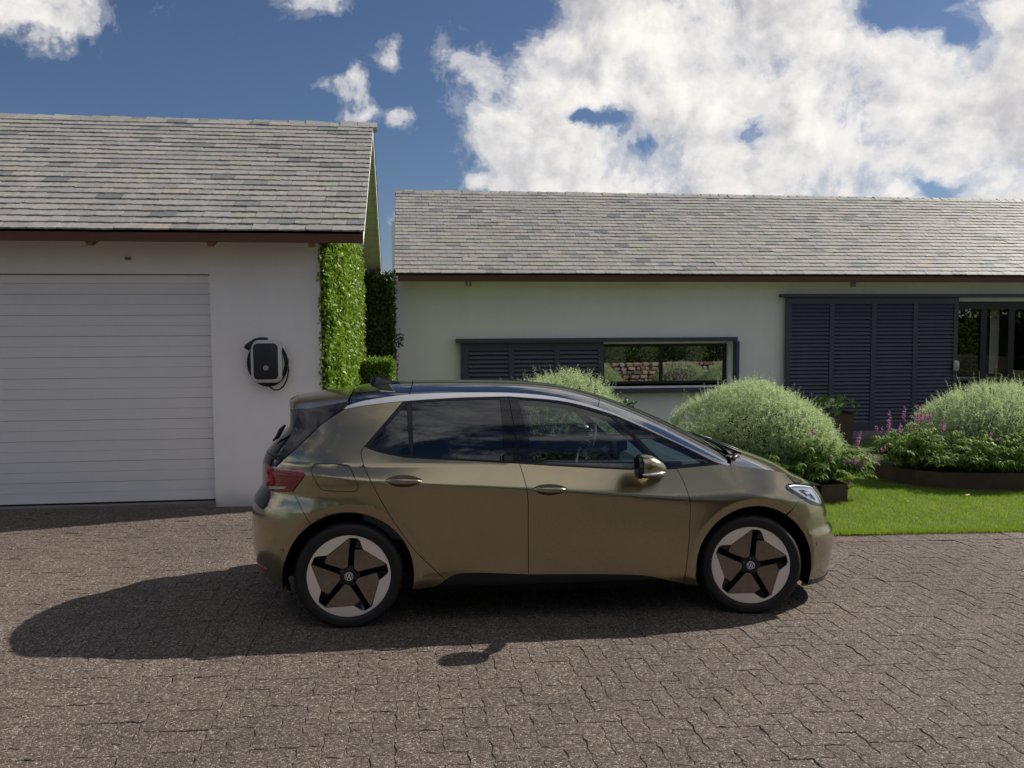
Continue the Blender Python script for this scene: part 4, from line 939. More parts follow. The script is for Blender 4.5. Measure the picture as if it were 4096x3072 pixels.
for i, (x, y, r, h) in enumerate(((5.6, .4, 1.0, 1.6), (7.3, -.3, 1.2, 1.9), (8.9, -.8, 1.1, 1.5), (10.6, -1.0, 1.3, 2.2), (12.4, -1.3, 1.2, 1.8), (14.6, -2.0, 1.6, 2.4), (17, -2.6, 1.8, 2.6), (6.2, -2.4, 1.4, 2.6), (9.5, -3.4, 1.6, 3.0), (13, -4, 1.8, 3.2))):
    bushy(x, y, .68, r, h, 4200, 80+i, ['leftmost shrub above the stone wall', 'second shrub above the stone wall', 'low third shrub above the stone wall', 'tall middle shrub above the stone wall', 'fifth shrub above the stone wall', 'broad shrub near the right end of the wall', 'widest shrub at the right end of the wall', 'back row shrub at the left of the raised bed', 'back row shrub in the middle of the raised bed', 'tallest back row shrub right on the raised bed'][i], M_GSH)

# ================================================================== CAR
def pchip(xs,ys):
    xs=np.array(xs,float);ys=np.array(ys,float);h=np.diff(xs);d=np.diff(ys)/h;n=len(xs);m=np.zeros(n)
    m[0]=d[0];m[-1]=d[-1]
    for i in range(1,n-1):
        if d[i-1]*d[i]>0:
            w1=2*h[i]+h[i-1];w2=h[i]+2*h[i-1];m[i]=(w1+w2)/(w1/d[i-1]+w2/d[i])
    def f(x):
        x=np.clip(np.asarray(x,float),xs[0],xs[-1]);i=np.clip(np.searchsorted(xs,x)-1,0,n-2)
        t=(x-xs[i])/h[i]
        return (1+2*t)*(1-t)**2*ys[i]+t*(1-t)**2*h[i]*m[i]+t*t*(3-2*t)*ys[i+1]+t*t*(t-1)*h[i]*m[i+1]
    return f
XF=pchip([.05,.16,.246,.35,.47,.51,.58,.644,.78,.86,.95,1.05,1.6],[2.19,2.225,2.237,2.25,2.257,2.250,2.212,2.192,2.135,2.09,2.06,2.05,2.05])
XR=pchip([.05,.154,.252,.369,.496,.68,.76,.878,.998,1.089,1.151,1.275,1.33,1.39,1.45,1.6],[-1.85,-1.93,-2.04,-2.09,-2.105,-2.105,-2.09,-2.03,-2.03,-2.005,-1.955,-1.85,-1.85,-1.85,-1.78,-1.72])
CR=pchip([-2.1,-1.673,-1.357,-.907,-.22,.474,.899,1.178,1.5,2.2],[1.03,1.013,.986,.958,.916,.861,.825,.812,.80,.78])
LOW=pchip([.05,.10,.20,.26,.35,.50,.65,1.1],[.74,.80,.85,.868,.884,.896,.902,.908])
GL=pchip([0,.12,.23,.33,.43,.53],[0,.034,.074,.122,.180,.25]) # inward offset above belt
def sstep(a,b,x):
    t=np.clip((x-a)/(b-a),0,1);return t*t*(3-2*t)
LF,LR,PM,PN=1.2,1.1,4.,2.6
def plan(d,L):
    q=np.clip(d/L,0,1);return (1-(1-q)**PM)**(1/PN)
def half(x,z):
    x=np.asarray(x,float);z=np.asarray(z,float)
    zc=CR(x); zb=1.065+.0*x
    low=LOW(np.minimum(z,zc))
    c0=.905
    belt=.798
    # above crease: smooth softmin between lower surface and leaning plane
    k=(c0-belt)/(zb-zc)
    up=c0-k*(z-zc)
    up2=belt-GL(z-zb)
    upper=np.where(z<zb,up,up2)
    s=.0035
    a=LOW(z);b=upper
    w=-s*np.log(np.exp(-(a-.85)/s)+np.exp(-(b-.85)/s))+.85
    # fade crease toward front nose: rounder
    return w
def LRz(z): return 1.0-.5*sstep(.95,1.2,z)
def YS(x,z):
    w=half(x,z)
    for cx in(-1.385,1.385):
        r=np.hypot(x-cx,z-.345)
        m=np.exp(-(np.maximum(0,r-.478)/.085))*sstep(-.12,.15,z-.345+.1)
        tgt=.913-.014*sstep(.478,.42,r)
        w=w+(tgt-w)*m
    f=plan(XF(z)-x,LF)*plan(x-XR(z),LRz(z))*(1-(.03+.11*sstep(.9,1.3,z))*np.maximum(0,(-.5-x)/1.4)**2)
    return w*f
CAR = thing('car', 'gold olive metallic five door electric hatchback parked side on with black roof', 'car', (0.9636, 6.3552, 0), (0, GS, 0.01391))
ZG = np.linspace(.02, 1.62, 321)
def uoff(d, L, tab={}):
    """difference between arc length along the body's plan outline and plain distance from its end"""
    key = L
    if key not in tab:
        dd = L*np.linspace(0, 1, 400)**2.6; w = .9*plan(dd, L); s = np.concatenate([[0], np.cumsum(np.hypot(np.diff(dd), np.diff(w)))]); tab[key] = (dd, s)
    return tab[key]
def toU(x, z):
    x = np.asarray(x, float); z = np.asarray(z, float)
    dd, s = uoff(0, 1.2); c = s[-1]-dd[-1]; df = np.clip(XF(z)-x, 0, 1.2); uf = c - (np.interp(df, dd, s) - df)
    d2, s2 = uoff(0, 1.0); c2 = s2[-1]-d2[-1]; dr_ = np.clip(x-XR(z), 0, 1.0); ur = c2 - (np.interp(dr_, d2, s2) - dr_)
    return x + uf - ur
def fromU(U, z):
    U = np.asarray(U, float); z = np.asarray(z, float)
    dd, s = uoff(0, 1.2); c = s[-1]-dd[-1]; sf = XF(z)+c-U; xf = XF(z) - np.interp(sf, s, dd)
    d2, s2 = uoff(0, 1.0); c2 = s2[-1]-d2[-1]; sr = U-(XR(z)-c2); xr = XR(z) + np.interp(sr, s2, d2)
    return np.where(sf < s[-1], xf, np.where(sr < s2[-1], xr, U))
def PU(U, z, off=0.0, side=-1):
    x = fromU(U, z); y = np.where((x-XR(z) < 2e-4) | (XF(z)-x < 2e-4), 0.0, YS(x, z)); return np.stack([x, side*y, z+0*x], -1)
def surf_norm(U, z, side=-1):
    h = .0025; U = np.asarray(U, float); z = np.asarray(z, float)
    a = PU(U+h, z, side=-1) - PU(U-h, z, side=-1); b_ = PU(U, z+h, side=-1) - PU(U, z-h, side=-1)
    n = np.cross(a, b_); n /= np.linalg.norm(n, axis=-1)[..., None]+1e-9
    # towards the outside (near side is -y)
    x = fromU(U, z); endy = YS(x, z) < .03
    n[endy & (x > 0)] = [1, 0, 0]; n[endy & (x < 0)] = [-1, 0, 0]
    if side > 0: n = n*np.array([1, -1, 1])
    return n
def densify(poly, step=.018, closed=True):
    out = []; n = len(poly)
    for i in range(n if closed else n-1):
        a, b_ = poly[i], poly[(i+1) % n]; k = max(1, int(math.ceil(math.hypot(b_[0]-a[0], b_[1]-a[1])/step)))
        for j in range(k): out.append((a[0]+(b_[0]-a[0])*j/k, a[1]+(b_[1]-a[1])*j/k))
    if not closed: out.append(poly[-1])
    return out
def arcp(cx, r, a0, a1, n=40, cz=.345): return [(cx + r*math.cos(math.radians(a0+(a1-a0)*k/n)), cz + r*math.sin(math.radians(a0+(a1-a0)*k/n))) for k in range(n+1)]
def spline(pts, n=6):
    """smooth open curve through points"""
    P = [np.array(p, float) for p in pts]; P = [2*P[0]-P[1]] + P + [2*P[-1]-P[-2]]; out = []
    for i in range(1, len(P)-2):
        for k in range(n):
            t = k/n; a, b_, c, d = P[i-1], P[i], P[i+1], P[i+2]
            out.append(tuple(.5*((2*b_) + (c-a)*t + (2*a-5*b_+4*c-d)*t*t + (3*b_-a-3*c+d)*t**3)))
    out.append(tuple(P[-2])); return out
def poly_dist(P, segA, segB):
    d = np.full(len(P), 9.)
    for a, b_ in zip(segA, segB):
        ab = b_-a; t = np.clip(((P-a)@ab)/max(ab@ab, 1e-12), 0, 1); d = np.minimum(d, np.linalg.norm(P-(a+t[:, None]*ab), axis=1))
    return d
def panel(name, outline, mat, parent, flatn=0.0, off=0.0, rim=.014, cell=.032, holes=(), sides=(-1, 1), label=None, gap=0.0, crease=True, extra=()):
    """body panel cut to an outline in side view and laid on the body surface, with its edges turned in"""
    res = []
    ol = densify(outline); hl = [densify(h) for h in holes]
    loops = [np.stack([toU([p[0] for p in l], [p[1] for p in l]), [p[1] for p in l]], 1) for l in [ol]+hl]
    if gap:
        for li in range(len(loops)):
            l = loops[li]; tg = np.roll(l, -1, 0)-np.roll(l, 1, 0); nn = np.stack([tg[:, 1], -tg[:, 0]], 1); nn /= np.linalg.norm(nn, axis=1)[:, None]+1e-9
            area = .5*np.sum(l[:, 0]*np.roll(l[:, 1], -1)-np.roll(l[:, 0], -1)*l[:, 1]); sgn = 1 if area > 0 else -1
            l2 = l - nn*sgn*gap*(1 if li == 0 else -1)
            xr_ = fromU(l[:, 0], l[:, 1]); keep = YS(xr_, l[:, 1]) < .02; l2[keep] = l[keep]; loops[li] = l2
    A = np.concatenate(loops); lo, hi = A.min(0), A.max(0)
    gx, gzz = np.meshgrid(np.arange(lo[0], hi[0], cell), np.arange(lo[1], hi[1], cell)); G = [np.stack([gx.ravel(), gzz.ravel()], 1)]
    if crease:
        us = np.arange(lo[0], hi[0], .03)
        for dz in (-.014, -.006, -.002, .002, .006, .014): 
            xs_ = fromU(us, 1.0+0*us); G.append(np.stack([us, CR(xs_)+dz], 1))
        for cx in (-1.385, 1.385):
            for r_ in (.455, .468, .476, .480, .488, .505, .53):
                a = np.radians(np.arange(-10, 191, 4)); px, pz = cx + r_*np.cos(a), .345 + r_*np.sin(a); G.append(np.stack([toU(px, pz), pz], 1))
    G = np.concatenate(G)
    ins = in_poly(G, [tuple(p) for p in loops[0]])
    for h in loops[1:]: ins &= ~in_poly(G, [tuple(p) for p in h])
    G = G[ins]
    if len(G):
        sa = np.concatenate(loops); sb = np.concatenate([np.roll(l, -1, 0) for l in loops]); G = G[poly_dist(G, sa, sb) > .004]
    pts = [Vector(p) for p in np.concatenate([A, G])] if len(G) else [Vector(p) for p in A]
    edges = []; b0 = 0
    for l in loops:
        n = len(l); edges += [(b0+i, b0+(i+1) % n) for i in range(n)]; b0 += n
    vo, eo, fo, ov, oe, of = delaunay_2d_cdt(pts, edges, [], 0, 1e-6)
    V2 = np.array([tuple(v) for v in vo]); T = np.array([f for f in fo if len(f) == 3], int)
    ctr = V2[T].mean(1); k_ = in_poly(ctr, [tuple(p) for p in loops[0]])
    for h in loops[1:]: k_ &= ~in_poly(ctr, [tuple(p) for p in h])
    T = T[k_]
    # boundary edges
    e = np.sort(np.concatenate([T[:, [0, 1]], T[:, [1, 2]], T[:, [2, 0]]]), 1); ue, cnt = np.unique(e, axis=0, return_counts=True); be = ue[cnt == 1]
    for side in sides:
        P3 = PU(V2[:, 0], V2[:, 1], side=side); Nn = surf_norm(V2[:, 0], V2[:, 1], side); P3 = P3 + Nn*off
        if flatn: nm = Nn.mean(0); nm /= np.linalg.norm(nm); Nn = Nn*(1-flatn) + nm*flatn; Nn /= np.linalg.norm(Nn, axis=1)[:, None]
        n = len(P3); faces = [T.copy()]; VV = [P3]; NN = [Nn]
        if rim:
            # turned-in edge strip with its own vertices
            bv = np.unique(be); mp = {v: i for i, v in enumerate(bv)}; q = []
            VV += [P3[bv], P3[bv] - Nn[bv]*rim]; nb = len(bv)
            for a, b_ in be:
                if abs(P3[a, 1]) < .02 and abs(P3[b_, 1]) < .02: continue
                q.append((n+mp[a], n+mp[b_], n+nb+mp[b_], n+nb+mp[a]))
            faces.append(np.array(q))
        Vall = np.concatenate(VV); me = from_np(name, Vall, faces, True)
        me.validate()
        nv = np.zeros((len(Vall), 3)); nv[:n] = Nn
        # consistent winding
        fn = np.cross(P3[T[:, 1]]-P3[T[:, 0]], P3[T[:, 2]]-P3[T[:, 0]]); flip = (fn*Nn[T[:, 0]]).sum(1) < 0
        if flip.mean() > .5: me.flip_normals()
        vn = np.array([tuple(v.vector) for v in me.vertex_normals]) if len(me.vertex_normals) == len(Vall) else nv
        nv[n:] = vn[n:]
        me.normals_split_custom_set_from_vertices([tuple(v) for v in nv])
        if mat: me.materials.append(mat)
        par = parent[0 if side == -1 else 1] if isinstance(parent, (tuple, list)) else parent
        o = mk(name, me, par)
        if label: o['label'] = label
        res.append(o)
    return res if len(res) > 1 else res[0]

# ---- outlines in side view (x forward from mid wheelbase, z up), read off the body
TOPF = [(-.315, 1.501), (-.117, 1.488), (.034, 1.474), (.183, 1.446), (.40, 1.385), (.57, 1.316), (.74, 1.238), (.913, 1.16), (1.063, 1.086), (1.144, 1.05)]
TOPR = [(-.315, 1.501), (-.586, 1.495), (-.813, 1.484), (-1.037, 1.468)]
BELTR = [(-1.292, 1.177), (-1.199, 1.144), (-1.091, 1.121), (-.993, 1.107), (-.818, 1.096), (-.542, 1.081), (-.259, 1.063)]
BELTF = [(-.259, 1.063), (.085, 1.041), (.522, 1.017), (.70, 1.015), (.834, 1.021)]
BELTT = [(.834, 1.021), (1.144, 1.046)]
BCUT = [(-.315, 1.501), (-.285, 1.27), (-.259, 1.063), (-.236, .97), (-.222, .90), (-.213, .80), (-.211, .645), (-.204, .45), (-.201, .324)]
RCUT = [(-1.292, 1.177), (-1.312, 1.150), (-1.313, 1.13), (-1.295, 1.061), (-1.249, .978), (-1.175, .838), (-1.089, .695), (-.981, .54), (-.872, .421), (-.756, .305)]
FCUT = [(.834, 1.021), (.864, .957), (.890, .88), (.903, .82), (.908, .74), (.907, .62), (.902, .50), (.892, .38), (.884, .228)]
SILLR = [(-.756, .305), (-.70, .335), (-.64, .346), (-.487, .344), (-.201, .324)]
SILLF = [(-.201, .324), (.201, .314), (.549, .298), (.704, .273), (.80, .246), (.884, .228)]
S_ = lambda p, n=5: spline(p, n)
b_from = BCUT.index((-.259, 1.063))
rear_door = S_(BELTR) + S_(BCUT[b_from:])[1:] + S_(SILLR)[::-1][1:] + S_(RCUT)[::-1][1:-1]
front_door = S_(BELTF) + S_(FCUT)[1:] + S_(SILLF)[::-1][1:] + S_(BCUT[b_from:])[::-1][1:-1]
RD = panel('rear_door', rear_door, PAINT, CAR, gap=.0022)
FD = panel('front_door', front_door, PAINT, CAR, gap=.0022)
STRIP_LOW = S_([(-1.434, 1.413), (-1.313, 1.436), (-1.148, 1.457), (-1.037, 1.468)])
LAMP = [(-1.885, 1.029), (-1.711, 1.032), (-1.684, 1.023), (-1.669, 1.009), (-1.688, .973), (-1.721, .931), (-1.749, .891), (-1.92, .868), (-1.925, .908), (-1.934, .956), (-1.942, .985)]
FLAP = S_([(-1.629, 1.028), (-1.623, 1.052), (-1.600, 1.066), (-1.511, 1.068), (-1.424, 1.063), (-1.386, 1.048), (-1.351, .998), (-1.327, .945), (-1.336, .915), (-1.365, .905), (-1.461, .907), (-1.546, .912), (-1.573, .930), (-1.605, .980), (-1.629, 1.028)], 4)[:-1]
quarter = STRIP_LOW + [(-1.292, 1.177)] + S_(RCUT)[1:] + [(-.80, .270), (-.838, .256), (-.976, .247)] + arcp(-1.385, .42, -13.5, 125.5) + [(-1.631, .686), (-1.691, .789), (-1.749, .891), (-1.721, .931), (-1.688, .973), (-1.669, 1.009), (-1.684, 1.023), (-1.711, 1.032), (-1.877, 1.032), (-1.744, 1.157), (-1.59, 1.304), (-1.52, 1.358)]
panel('rear_quarter', quarter, PAINT, CAR, gap=.002, holes=[FLAP])
panel('charge_flap', FLAP, PAINT, CAR, gap=.002, sides=(-1,))
xr_line = lambda z0, z1, n=12: [(float(XR(z))+1e-5, z) for z in np.linspace(z0, z1, n)]
xf_line = lambda z0, z1, n=12: [(float(XF(z))-1e-5, z) for z in np.linspace(z0, z1, n)]
rear_bumper = [(-1.749, .891), (-1.691, .789), (-1.631, .686)] + arcp(-1.385, .42, 127, 189)[1:] + [(-1.80, .205), (-1.92, .215), (-1.99, .285), (-2.03, .30)] + xr_line(.31, .745) + [(-2.04, .76), (-1.965, .742), (-1.93, .77), (-1.912, .822), (-1.92, .866)]
panel('rear_bumper', rear_bumper, PAINT, CAR, gap=.0015)
panel('rear_lower_valance', [(-1.795, .27), (-1.80, .208), (-1.92, .218), (-1.99, .29), (-2.03, .305)] + xr_line(.312, .12) + [(-1.83, .16), (-1.79, .19)], M_PLAST, CAR, off=-.006)
tailgate = [(-1.92, .866), (-1.912, .822), (-1.93, .77), (-1.965, .742), (-2.04, .76)] + xr_line(.746, 1.09) + [(-1.93, 1.09), (-1.862, 1.075), (-1.885, 1.029), (-1.942, .985), (-1.934, .956), (-1.925, .908)]
TG = panel('tailgate', tailgate, M_PGLOSS, CAR, gap=.0015)
panel('rear_window', [(-1.862, 1.077), (-1.93, 1.092)] + xr_line(1.092, 1.38) + [(-1.79, 1.365), (-1.772, 1.33), (-1.79, 1.281), (-1.776, 1.252), (-1.798, 1.175)], M_PGLOSS, CAR, off=-.004)
WING = [(-1.800, 1.392), (-1.704, 1.402), (-1.568, 1.434), (-1.408, 1.463), (-1.434, 1.413), (-1.52, 1.358), (-1.59, 1.304), (-1.744, 1.157), (-1.877, 1.032), (-1.886, 1.040), (-1.863, 1.09), (-1.805, 1.197), (-1.772, 1.262), (-1.768, 1.311), (-1.785, 1.355)]
panel('rear_wing_plate', WING, M_PGLOSS, CAR, flatn=.9, off=.006, gap=.001)
TL = panel('tail_light', LAMP, None, CAR, off=.010, gap=.0015)
M_RED = simple('red_lens', (.20, .004, .010), .10, coat=1.0, var=.5, scale=25, spec=.6); M_REDL = simple('red_lens_bright', (.55, .03, .02), .12, coat=1.0, var=.2); M_CLEARL = simple('pale_lens', (.42, .42, .36), .15, coat=1.0, var=.1)
for o in TL: o.data.materials.append(M_RED)
panel('lens_band', [(-1.918, .898), (-1.787, .921), (-1.799, .905), (-1.918, .879)], M_CLEARL, TL, off=.0125, rim=.002, cell=.02, crease=False)
panel('lens_ridge', [(-1.935, .996), (-1.70, 1.000), (-1.70, 1.0045), (-1.932, 1.000)], M_REDL, TL, off=.0135, rim=.004, cell=.02, crease=False)
panel('lens_reflector', [(-1.910, .915), (-1.885, .918), (-1.888, .985), (-1.912, .98)], M_REDL, TL, off=.0122, rim=.002, cell=.02, crease=False)
panel('boot_light', [(-1.942, .985), (-1.889, 1.026), (-1.951, 1.031), (-2.0, 1.022), (-2.024, .99), (-2.024, .90), (-2.0, .868), (-1.925, .872), (-1.934, .956)], M_RED, CAR, off=.006, rim=.01, cell=.02)
panel('reflector', [(-2.042, .338), (-1.935, .345), (-1.933, .335), (-2.026, .323)], M_REDL, CAR, off=.003, rim=.003, cell=.02)

fender = [(.834, 1.021)] + S_(FCUT)[1:] + [(.93, .219), (1.0, .216)] + arcp(1.385, .42, 198, 56.5)[1:] + [(1.684, .749), (1.718, .777), (1.742, .804), (1.733, .812), (1.677, .84), (1.634, .867), (1.628, .882), (1.642, .897), (1.664, .901), (1.715, .899), (1.700, .917), (1.676, .942), (1.641, .975), (1.60, .985), (1.511, 1.003), (1.38, 1.022), (1.25, 1.04), (1.147, 1.046)]
panel('front_fender', fender, PAINT, CAR, gap=.0018)
HL_ = S_([(1.628, .882), (1.642, .897), (1.664, .901), (1.715, .899), (1.807, .886), (1.883, .871), (1.932, .853), (1.962, .813), (1.996, .771), (2.019, .728), (2.010, .712), (1.976, .712), (1.913, .728), (1.851, .747), (1.793, .776), (1.733, .812), (1.677, .84), (1.637, .865), (1.628, .882)], 3)[:-1]
front_bumper = [(1.742, .804), (1.793, .776), (1.851, .747), (1.913, .728), (1.976, .712), (2.010, .712), (2.019, .728), (1.996, .771), (1.962, .813), (1.937, .853), (2.0, .84)] + xf_line(.815, .185, 26) + [(2.13, .178), (1.95, .186), (1.82, .198)] + arcp(1.385, .42, -12, 55)[1:] + [(1.684, .749), (1.718, .777)]
panel('front_bumper', front_bumper, PAINT, CAR, gap=.0018)
panel('front_lip', [(1.80, .205), (1.82, .198), (1.95, .186), (2.13, .178)] + xf_line(.185, .145, 4) + [(1.80, .16)], M_PGLOSS, CAR, off=.006)
HLO = panel('headlight', HL_, simple('headlight_housing', (.07, .08, .10), .2, metal=.4, coat=1.0), CAR, off=-.010, gap=.001, cell=.02)
M_DRL = simple('headlight_white_reflector', (.82, .84, .90), .25, metal=.1, coat=1.0, var=.05)
panel('light_guide', S_([(1.648, .887), (1.72, .888), (1.80, .878), (1.905, .855), (1.95, .80), (1.995, .735), (1.985, .727), (1.93, .743), (1.85, .775), (1.76, .83), (1.68, .872)], 3), M_DRL, HLO, off=-.005, rim=.004, cell=.02, crease=False,
      holes=[[(1.745, .855), (1.80, .851), (1.862, .832), (1.905, .785), (1.925, .762), (1.89, .772), (1.83, .798), (1.775, .834)]])
def surf_tube(name, pts, rad, mat, parent, off, side):
    P = spline(pts, 5); xs_ = np.array([p[0] for p in P]); zs_ = np.array([p[1] for p in P]); U = toU(xs_, zs_); Q = PU(U, zs_, side=side) + surf_norm(U, zs_, side)*off
    bm = bmesh.new(); tube(bm, [tuple(q) for q in Q], rad, 8); return mk(name, bm_mesh(name, bm, True), parent, mat)
for o_, s_ in zip(HLO, (-1, 1)):
    surf_tube('light_bar', [(1.655, .884), (1.72, .884), (1.80, .874), (1.895, .853)], .0085, M_DRL, o_, -.006, s_)
    surf_tube('light_bar', [(1.905, .848), (1.945, .80), (1.985, .742)], .0085, M_DRL, o_, -.006, s_)
    surf_tube('light_bar', [(1.975, .735), (1.93, .748), (1.85, .778), (1.76, .828), (1.69, .868)], .005, M_DRL, o_, -.006, s_)
panel('projector', [(1.80, .838), (1.862, .832), (1.875, .818), (1.83, .815)], M_DRL, HLO, off=-.004, rim=.003, cell=.01, crease=False)
panel('lamp_mesh', [(1.805, .808), (1.845, .808), (1.865, .785), (1.85, .782)], M_CHROME, HLO, off=-.0045, rim=.003, cell=.01, crease=False)
panel('lens_cover', HL_, mat_glass('headlight_clear_cover', (.96, .97, .98), .04, refl_gain=.7), HLO, off=.001, rim=.002, gap=.0035, cell=.02, crease=False)

# sill cladding and the dark body behind the panel gaps
panel('sill', [(-.976, .25), (-.838, .259), (-.756, .308), (-.70, .338), (-.64, .349), (-.487, .347), (-.201, .327), (.201, .317), (.549, .301), (.704, .276), (.80, .249), (.884, .231), (1.0, .219), (1.0, .195), (.6, .205), (0, .215), (-.6, .230), (-.976, .235)], M_PLAST, CAR, off=-.012)
shell = STRIP_LOW + S_(TOPR)[::-1] + S_(TOPF)[1:] + [(1.25, 1.03), (1.38, 1.012), (1.511, .995), (1.66, .965), (1.70, .89), (1.93, .84)] + xf_line(.80, .15, 20) + [(1.83, .15)] + arcp(1.385, .415, -20, 200)[1:] + [(.98, .21), (-.99, .24)] + arcp(-1.385, .415, -15, 195)[1:] + [(-1.80, .15)] + xr_line(.12, 1.34, 30) + [(-1.74, 1.30), (-1.59, 1.30), (-1.52, 1.34)]
hole_r = [(-1.00, 1.43), (-.60, 1.455), (-.40, 1.458), (-.39, 1.10), (-.60, 1.108), (-.96, 1.14), (-1.20, 1.19)]
hole_f = [(-.215, 1.455), (-.08, 1.450), (.18, 1.405), (.36, 1.345), (.68, 1.06), (.50, 1.045), (.1, 1.07), (-.13, 1.085)]
hole_t = [(.46, 1.32), (.60, 1.255), (.90, 1.12), (1.02, 1.06), (.95, 1.055), (.78, 1.045)]
panel('body_shell', shell, M_SHELL, CAR, off=-.022, rim=0, holes=[hole_r, hole_f, hole_t], cell=.05, crease=False)

# glazing
Qg = S_([(-1.012, 1.447), (-1.097, 1.367), (-1.19, 1.26), (-1.255, 1.19)], 4) + S_([(-1.255, 1.188), (-1.189, 1.157), (-1.091, 1.135), (-.993, 1.121)], 4)[1:] + [(-1.008, 1.30)]
Rg = S_([(-.979, 1.461), (-.813, 1.471), (-.587, 1.480), (-.375, 1.484)], 4) + [(-.368, 1.292), (-.361, 1.079)] + S_([(-.361, 1.079), (-.542, 1.092), (-.818, 1.107), (-.969, 1.117)], 4)[1:]
Fg = S_([(-.247, 1.481), (-.117, 1.475), (.033, 1.458), (.182, 1.428), (.394, 1.365)], 4) + S_([(.394, 1.365), (.452, 1.31), (.539, 1.225), (.626, 1.13), (.698, 1.026)], 4)[1:] + S_([(.698, 1.026), (.523, 1.027), (.086, 1.052), (-.154, 1.071)], 4)[1:] + [(-.196, 1.248), (-.224, 1.367)]
Tg = S_([(.430, 1.365), (.569, 1.300), (.74, 1.222), (.912, 1.144), (1.062, 1.072), (1.105, 1.052)], 4) + S_([(1.105, 1.052), (.963, 1.042), (.765, 1.028)], 4)[1:] + [(.60, 1.20)]
trim_r = S_(TOPR) + [(-1.292, 1.177)] + S_(BELTR)[1:] + S_(BCUT[:b_from+1])[::-1][1:-1]
trim_f = S_(TOPF)[:26] + S_([(.423, 1.378), (.60, 1.212), (.758, 1.024)], 8)[1:] + S_(BELTF)[:-4][::-1] + S_(BCUT[:b_from+1])[::-1][1:-1]
trim_f = S_(TOPF[:5]) + S_([(.418, 1.378), (.60, 1.205), (.762, 1.018)], 8) + S_([(.762, 1.0165), (.70, 1.015), (.522, 1.017), (.085, 1.041), (-.259, 1.063)])[1:] + S_(BCUT[:b_from+1])[::-1][1:-1]
trim_t = [(.424, 1.376)] + S_(TOPF[5:]) + [(1.144, 1.046)] + [(.834, 1.021), (.768, 1.0175), (.606, 1.205)]
panel('window_frame', trim_r, M_PLAST, RD, off=-.002, gap=.0012, holes=[Qg, Rg], crease=False)
panel('window_frame', trim_f, M_PLAST, FD, off=-.002, gap=.0012, holes=[Fg], crease=False)
panel('corner_window_frame', trim_t, M_PLAST, CAR, off=-.002, gap=.0012, holes=[Tg], crease=False)
panel('quarter_glass', Qg, M_GLASSD, RD, off=-.006, rim=0, crease=False); panel('window_glass', Rg, M_GLASSD, RD, off=-.006, rim=0, crease=False)
panel('window_glass', Fg, M_GLASSL, FD, off=-.006, rim=0, crease=False); panel('corner_glass', Tg, M_GLASSL, CAR, off=-.006, rim=0, crease=False)
panel('pillar_cover', [(-.372, 1.487), (-.318, 1.491), (-.287, 1.27), (-.264, 1.079), (-.361, 1.082)], M_PGLOSS, RD, off=.0015, rim=.004, crease=False)
panel('pillar_cover', [(-.312, 1.491), (-.252, 1.485), (-.229, 1.367), (-.200, 1.248), (-.160, 1.073), (-.255, 1.077), (-.281, 1.27)], M_PGLOSS, FD, off=.0015, rim=.004, crease=False)
panel('belt_moulding', S_(BELTR) + S_([(p[0], p[1]+.012) for p in BELTR])[::-1], M_PLAST, RD, off=.004, gap=.001, rim=.008, crease=False)
panel('belt_moulding', S_(BELTF[:-1]+[(.826, 1.0205)]) + S_([(p[0], p[1]+.012) for p in BELTF[:-1]+[(.826, 1.0205)]])[::-1], M_PLAST, FD, off=.004, gap=.001, rim=.008, crease=False)
STUP = [(-1.412, 1.437), (-1.314, 1.467), (-1.148, 1.495), (-1.003, 1.512), (-.812, 1.522), (-.584, 1.527), (-.313, 1.526), (-.114, 1.514), (.059, 1.492), (.231, 1.454), (.402, 1.399), (.572, 1.33), (.741, 1.249), (.913, 1.171), (1.088, 1.097), (1.229, 1.045)]
strip = S_(STUP) + [(1.205, 1.035)] + S_(TOPF)[::-1][1:] + S_(TOPR)[1:] + STRIP_LOW[::-1][1:]
panel('roof_trim_strip', strip, M_CHROME, CAR, off=.003, gap=.0008, crease=False)

# ---- top surfaces: cross curves from the side edges over the middle
def topsurf(name, rows, mat, tuck=0.0, p=2.6, nt=33, edge_drop=0, ks=6, thick=.012):
    E = []
    for (xe, ze, xc, zc_, pp) in rows: ze -= tuck; E.append((xe, float(YS(xe, ze)), ze, xc, zc_, pp))
    E = spline(E, ks); V = []
    tt = np.sin(np.linspace(-np.pi/2, np.pi/2, nt)) if True else np.linspace(-1, 1, nt)
    for xe, ye, ze, xc, zc_, pp in E:
        V.append(np.stack([xe + (xc-xe)*(1-tt**2), ye*tt, ze + (zc_-ze)*(1-np.abs(tt)**pp)], 1))
    V = np.concatenate(V); n0 = len(E)
    me = from_np(name, V, grid_faces(n0, nt), True); 
    o = mk(name, me, CAR, mat)
    if me.polygons[len(me.polygons)//2].normal.z < 0: me.flip_normals()
    return o
M_ROOFG = simple('roof_glass_black', (.006, .008, .013), .02, coat=0.0, var=.02)
topsurf('rear_roof', [(-1.411, 1.4385, -1.376, 1.528, 2.6), (-1.314, 1.467, -1.28, 1.546, 2.6), (-1.148, 1.495, -1.12, 1.560, 2.6), (-1.003, 1.512, -.966, 1.568, 2.6)], M_PGLOSS, thick=.005, tuck=.011)
topsurf('roof_inner', [(-1.44, 1.41, -1.42, 1.500, 2.6), (-1.148, 1.470, -1.12, 1.540, 2.6), (-.812, 1.500, -.76, 1.555, 2.7), (-.313, 1.504, -.2, 1.555, 2.8), (.059, 1.470, .17, 1.522, 2.5), (.32, 1.405, .44, 1.455, 2.2)], M_SHELL, thick=.004, tuck=.011)
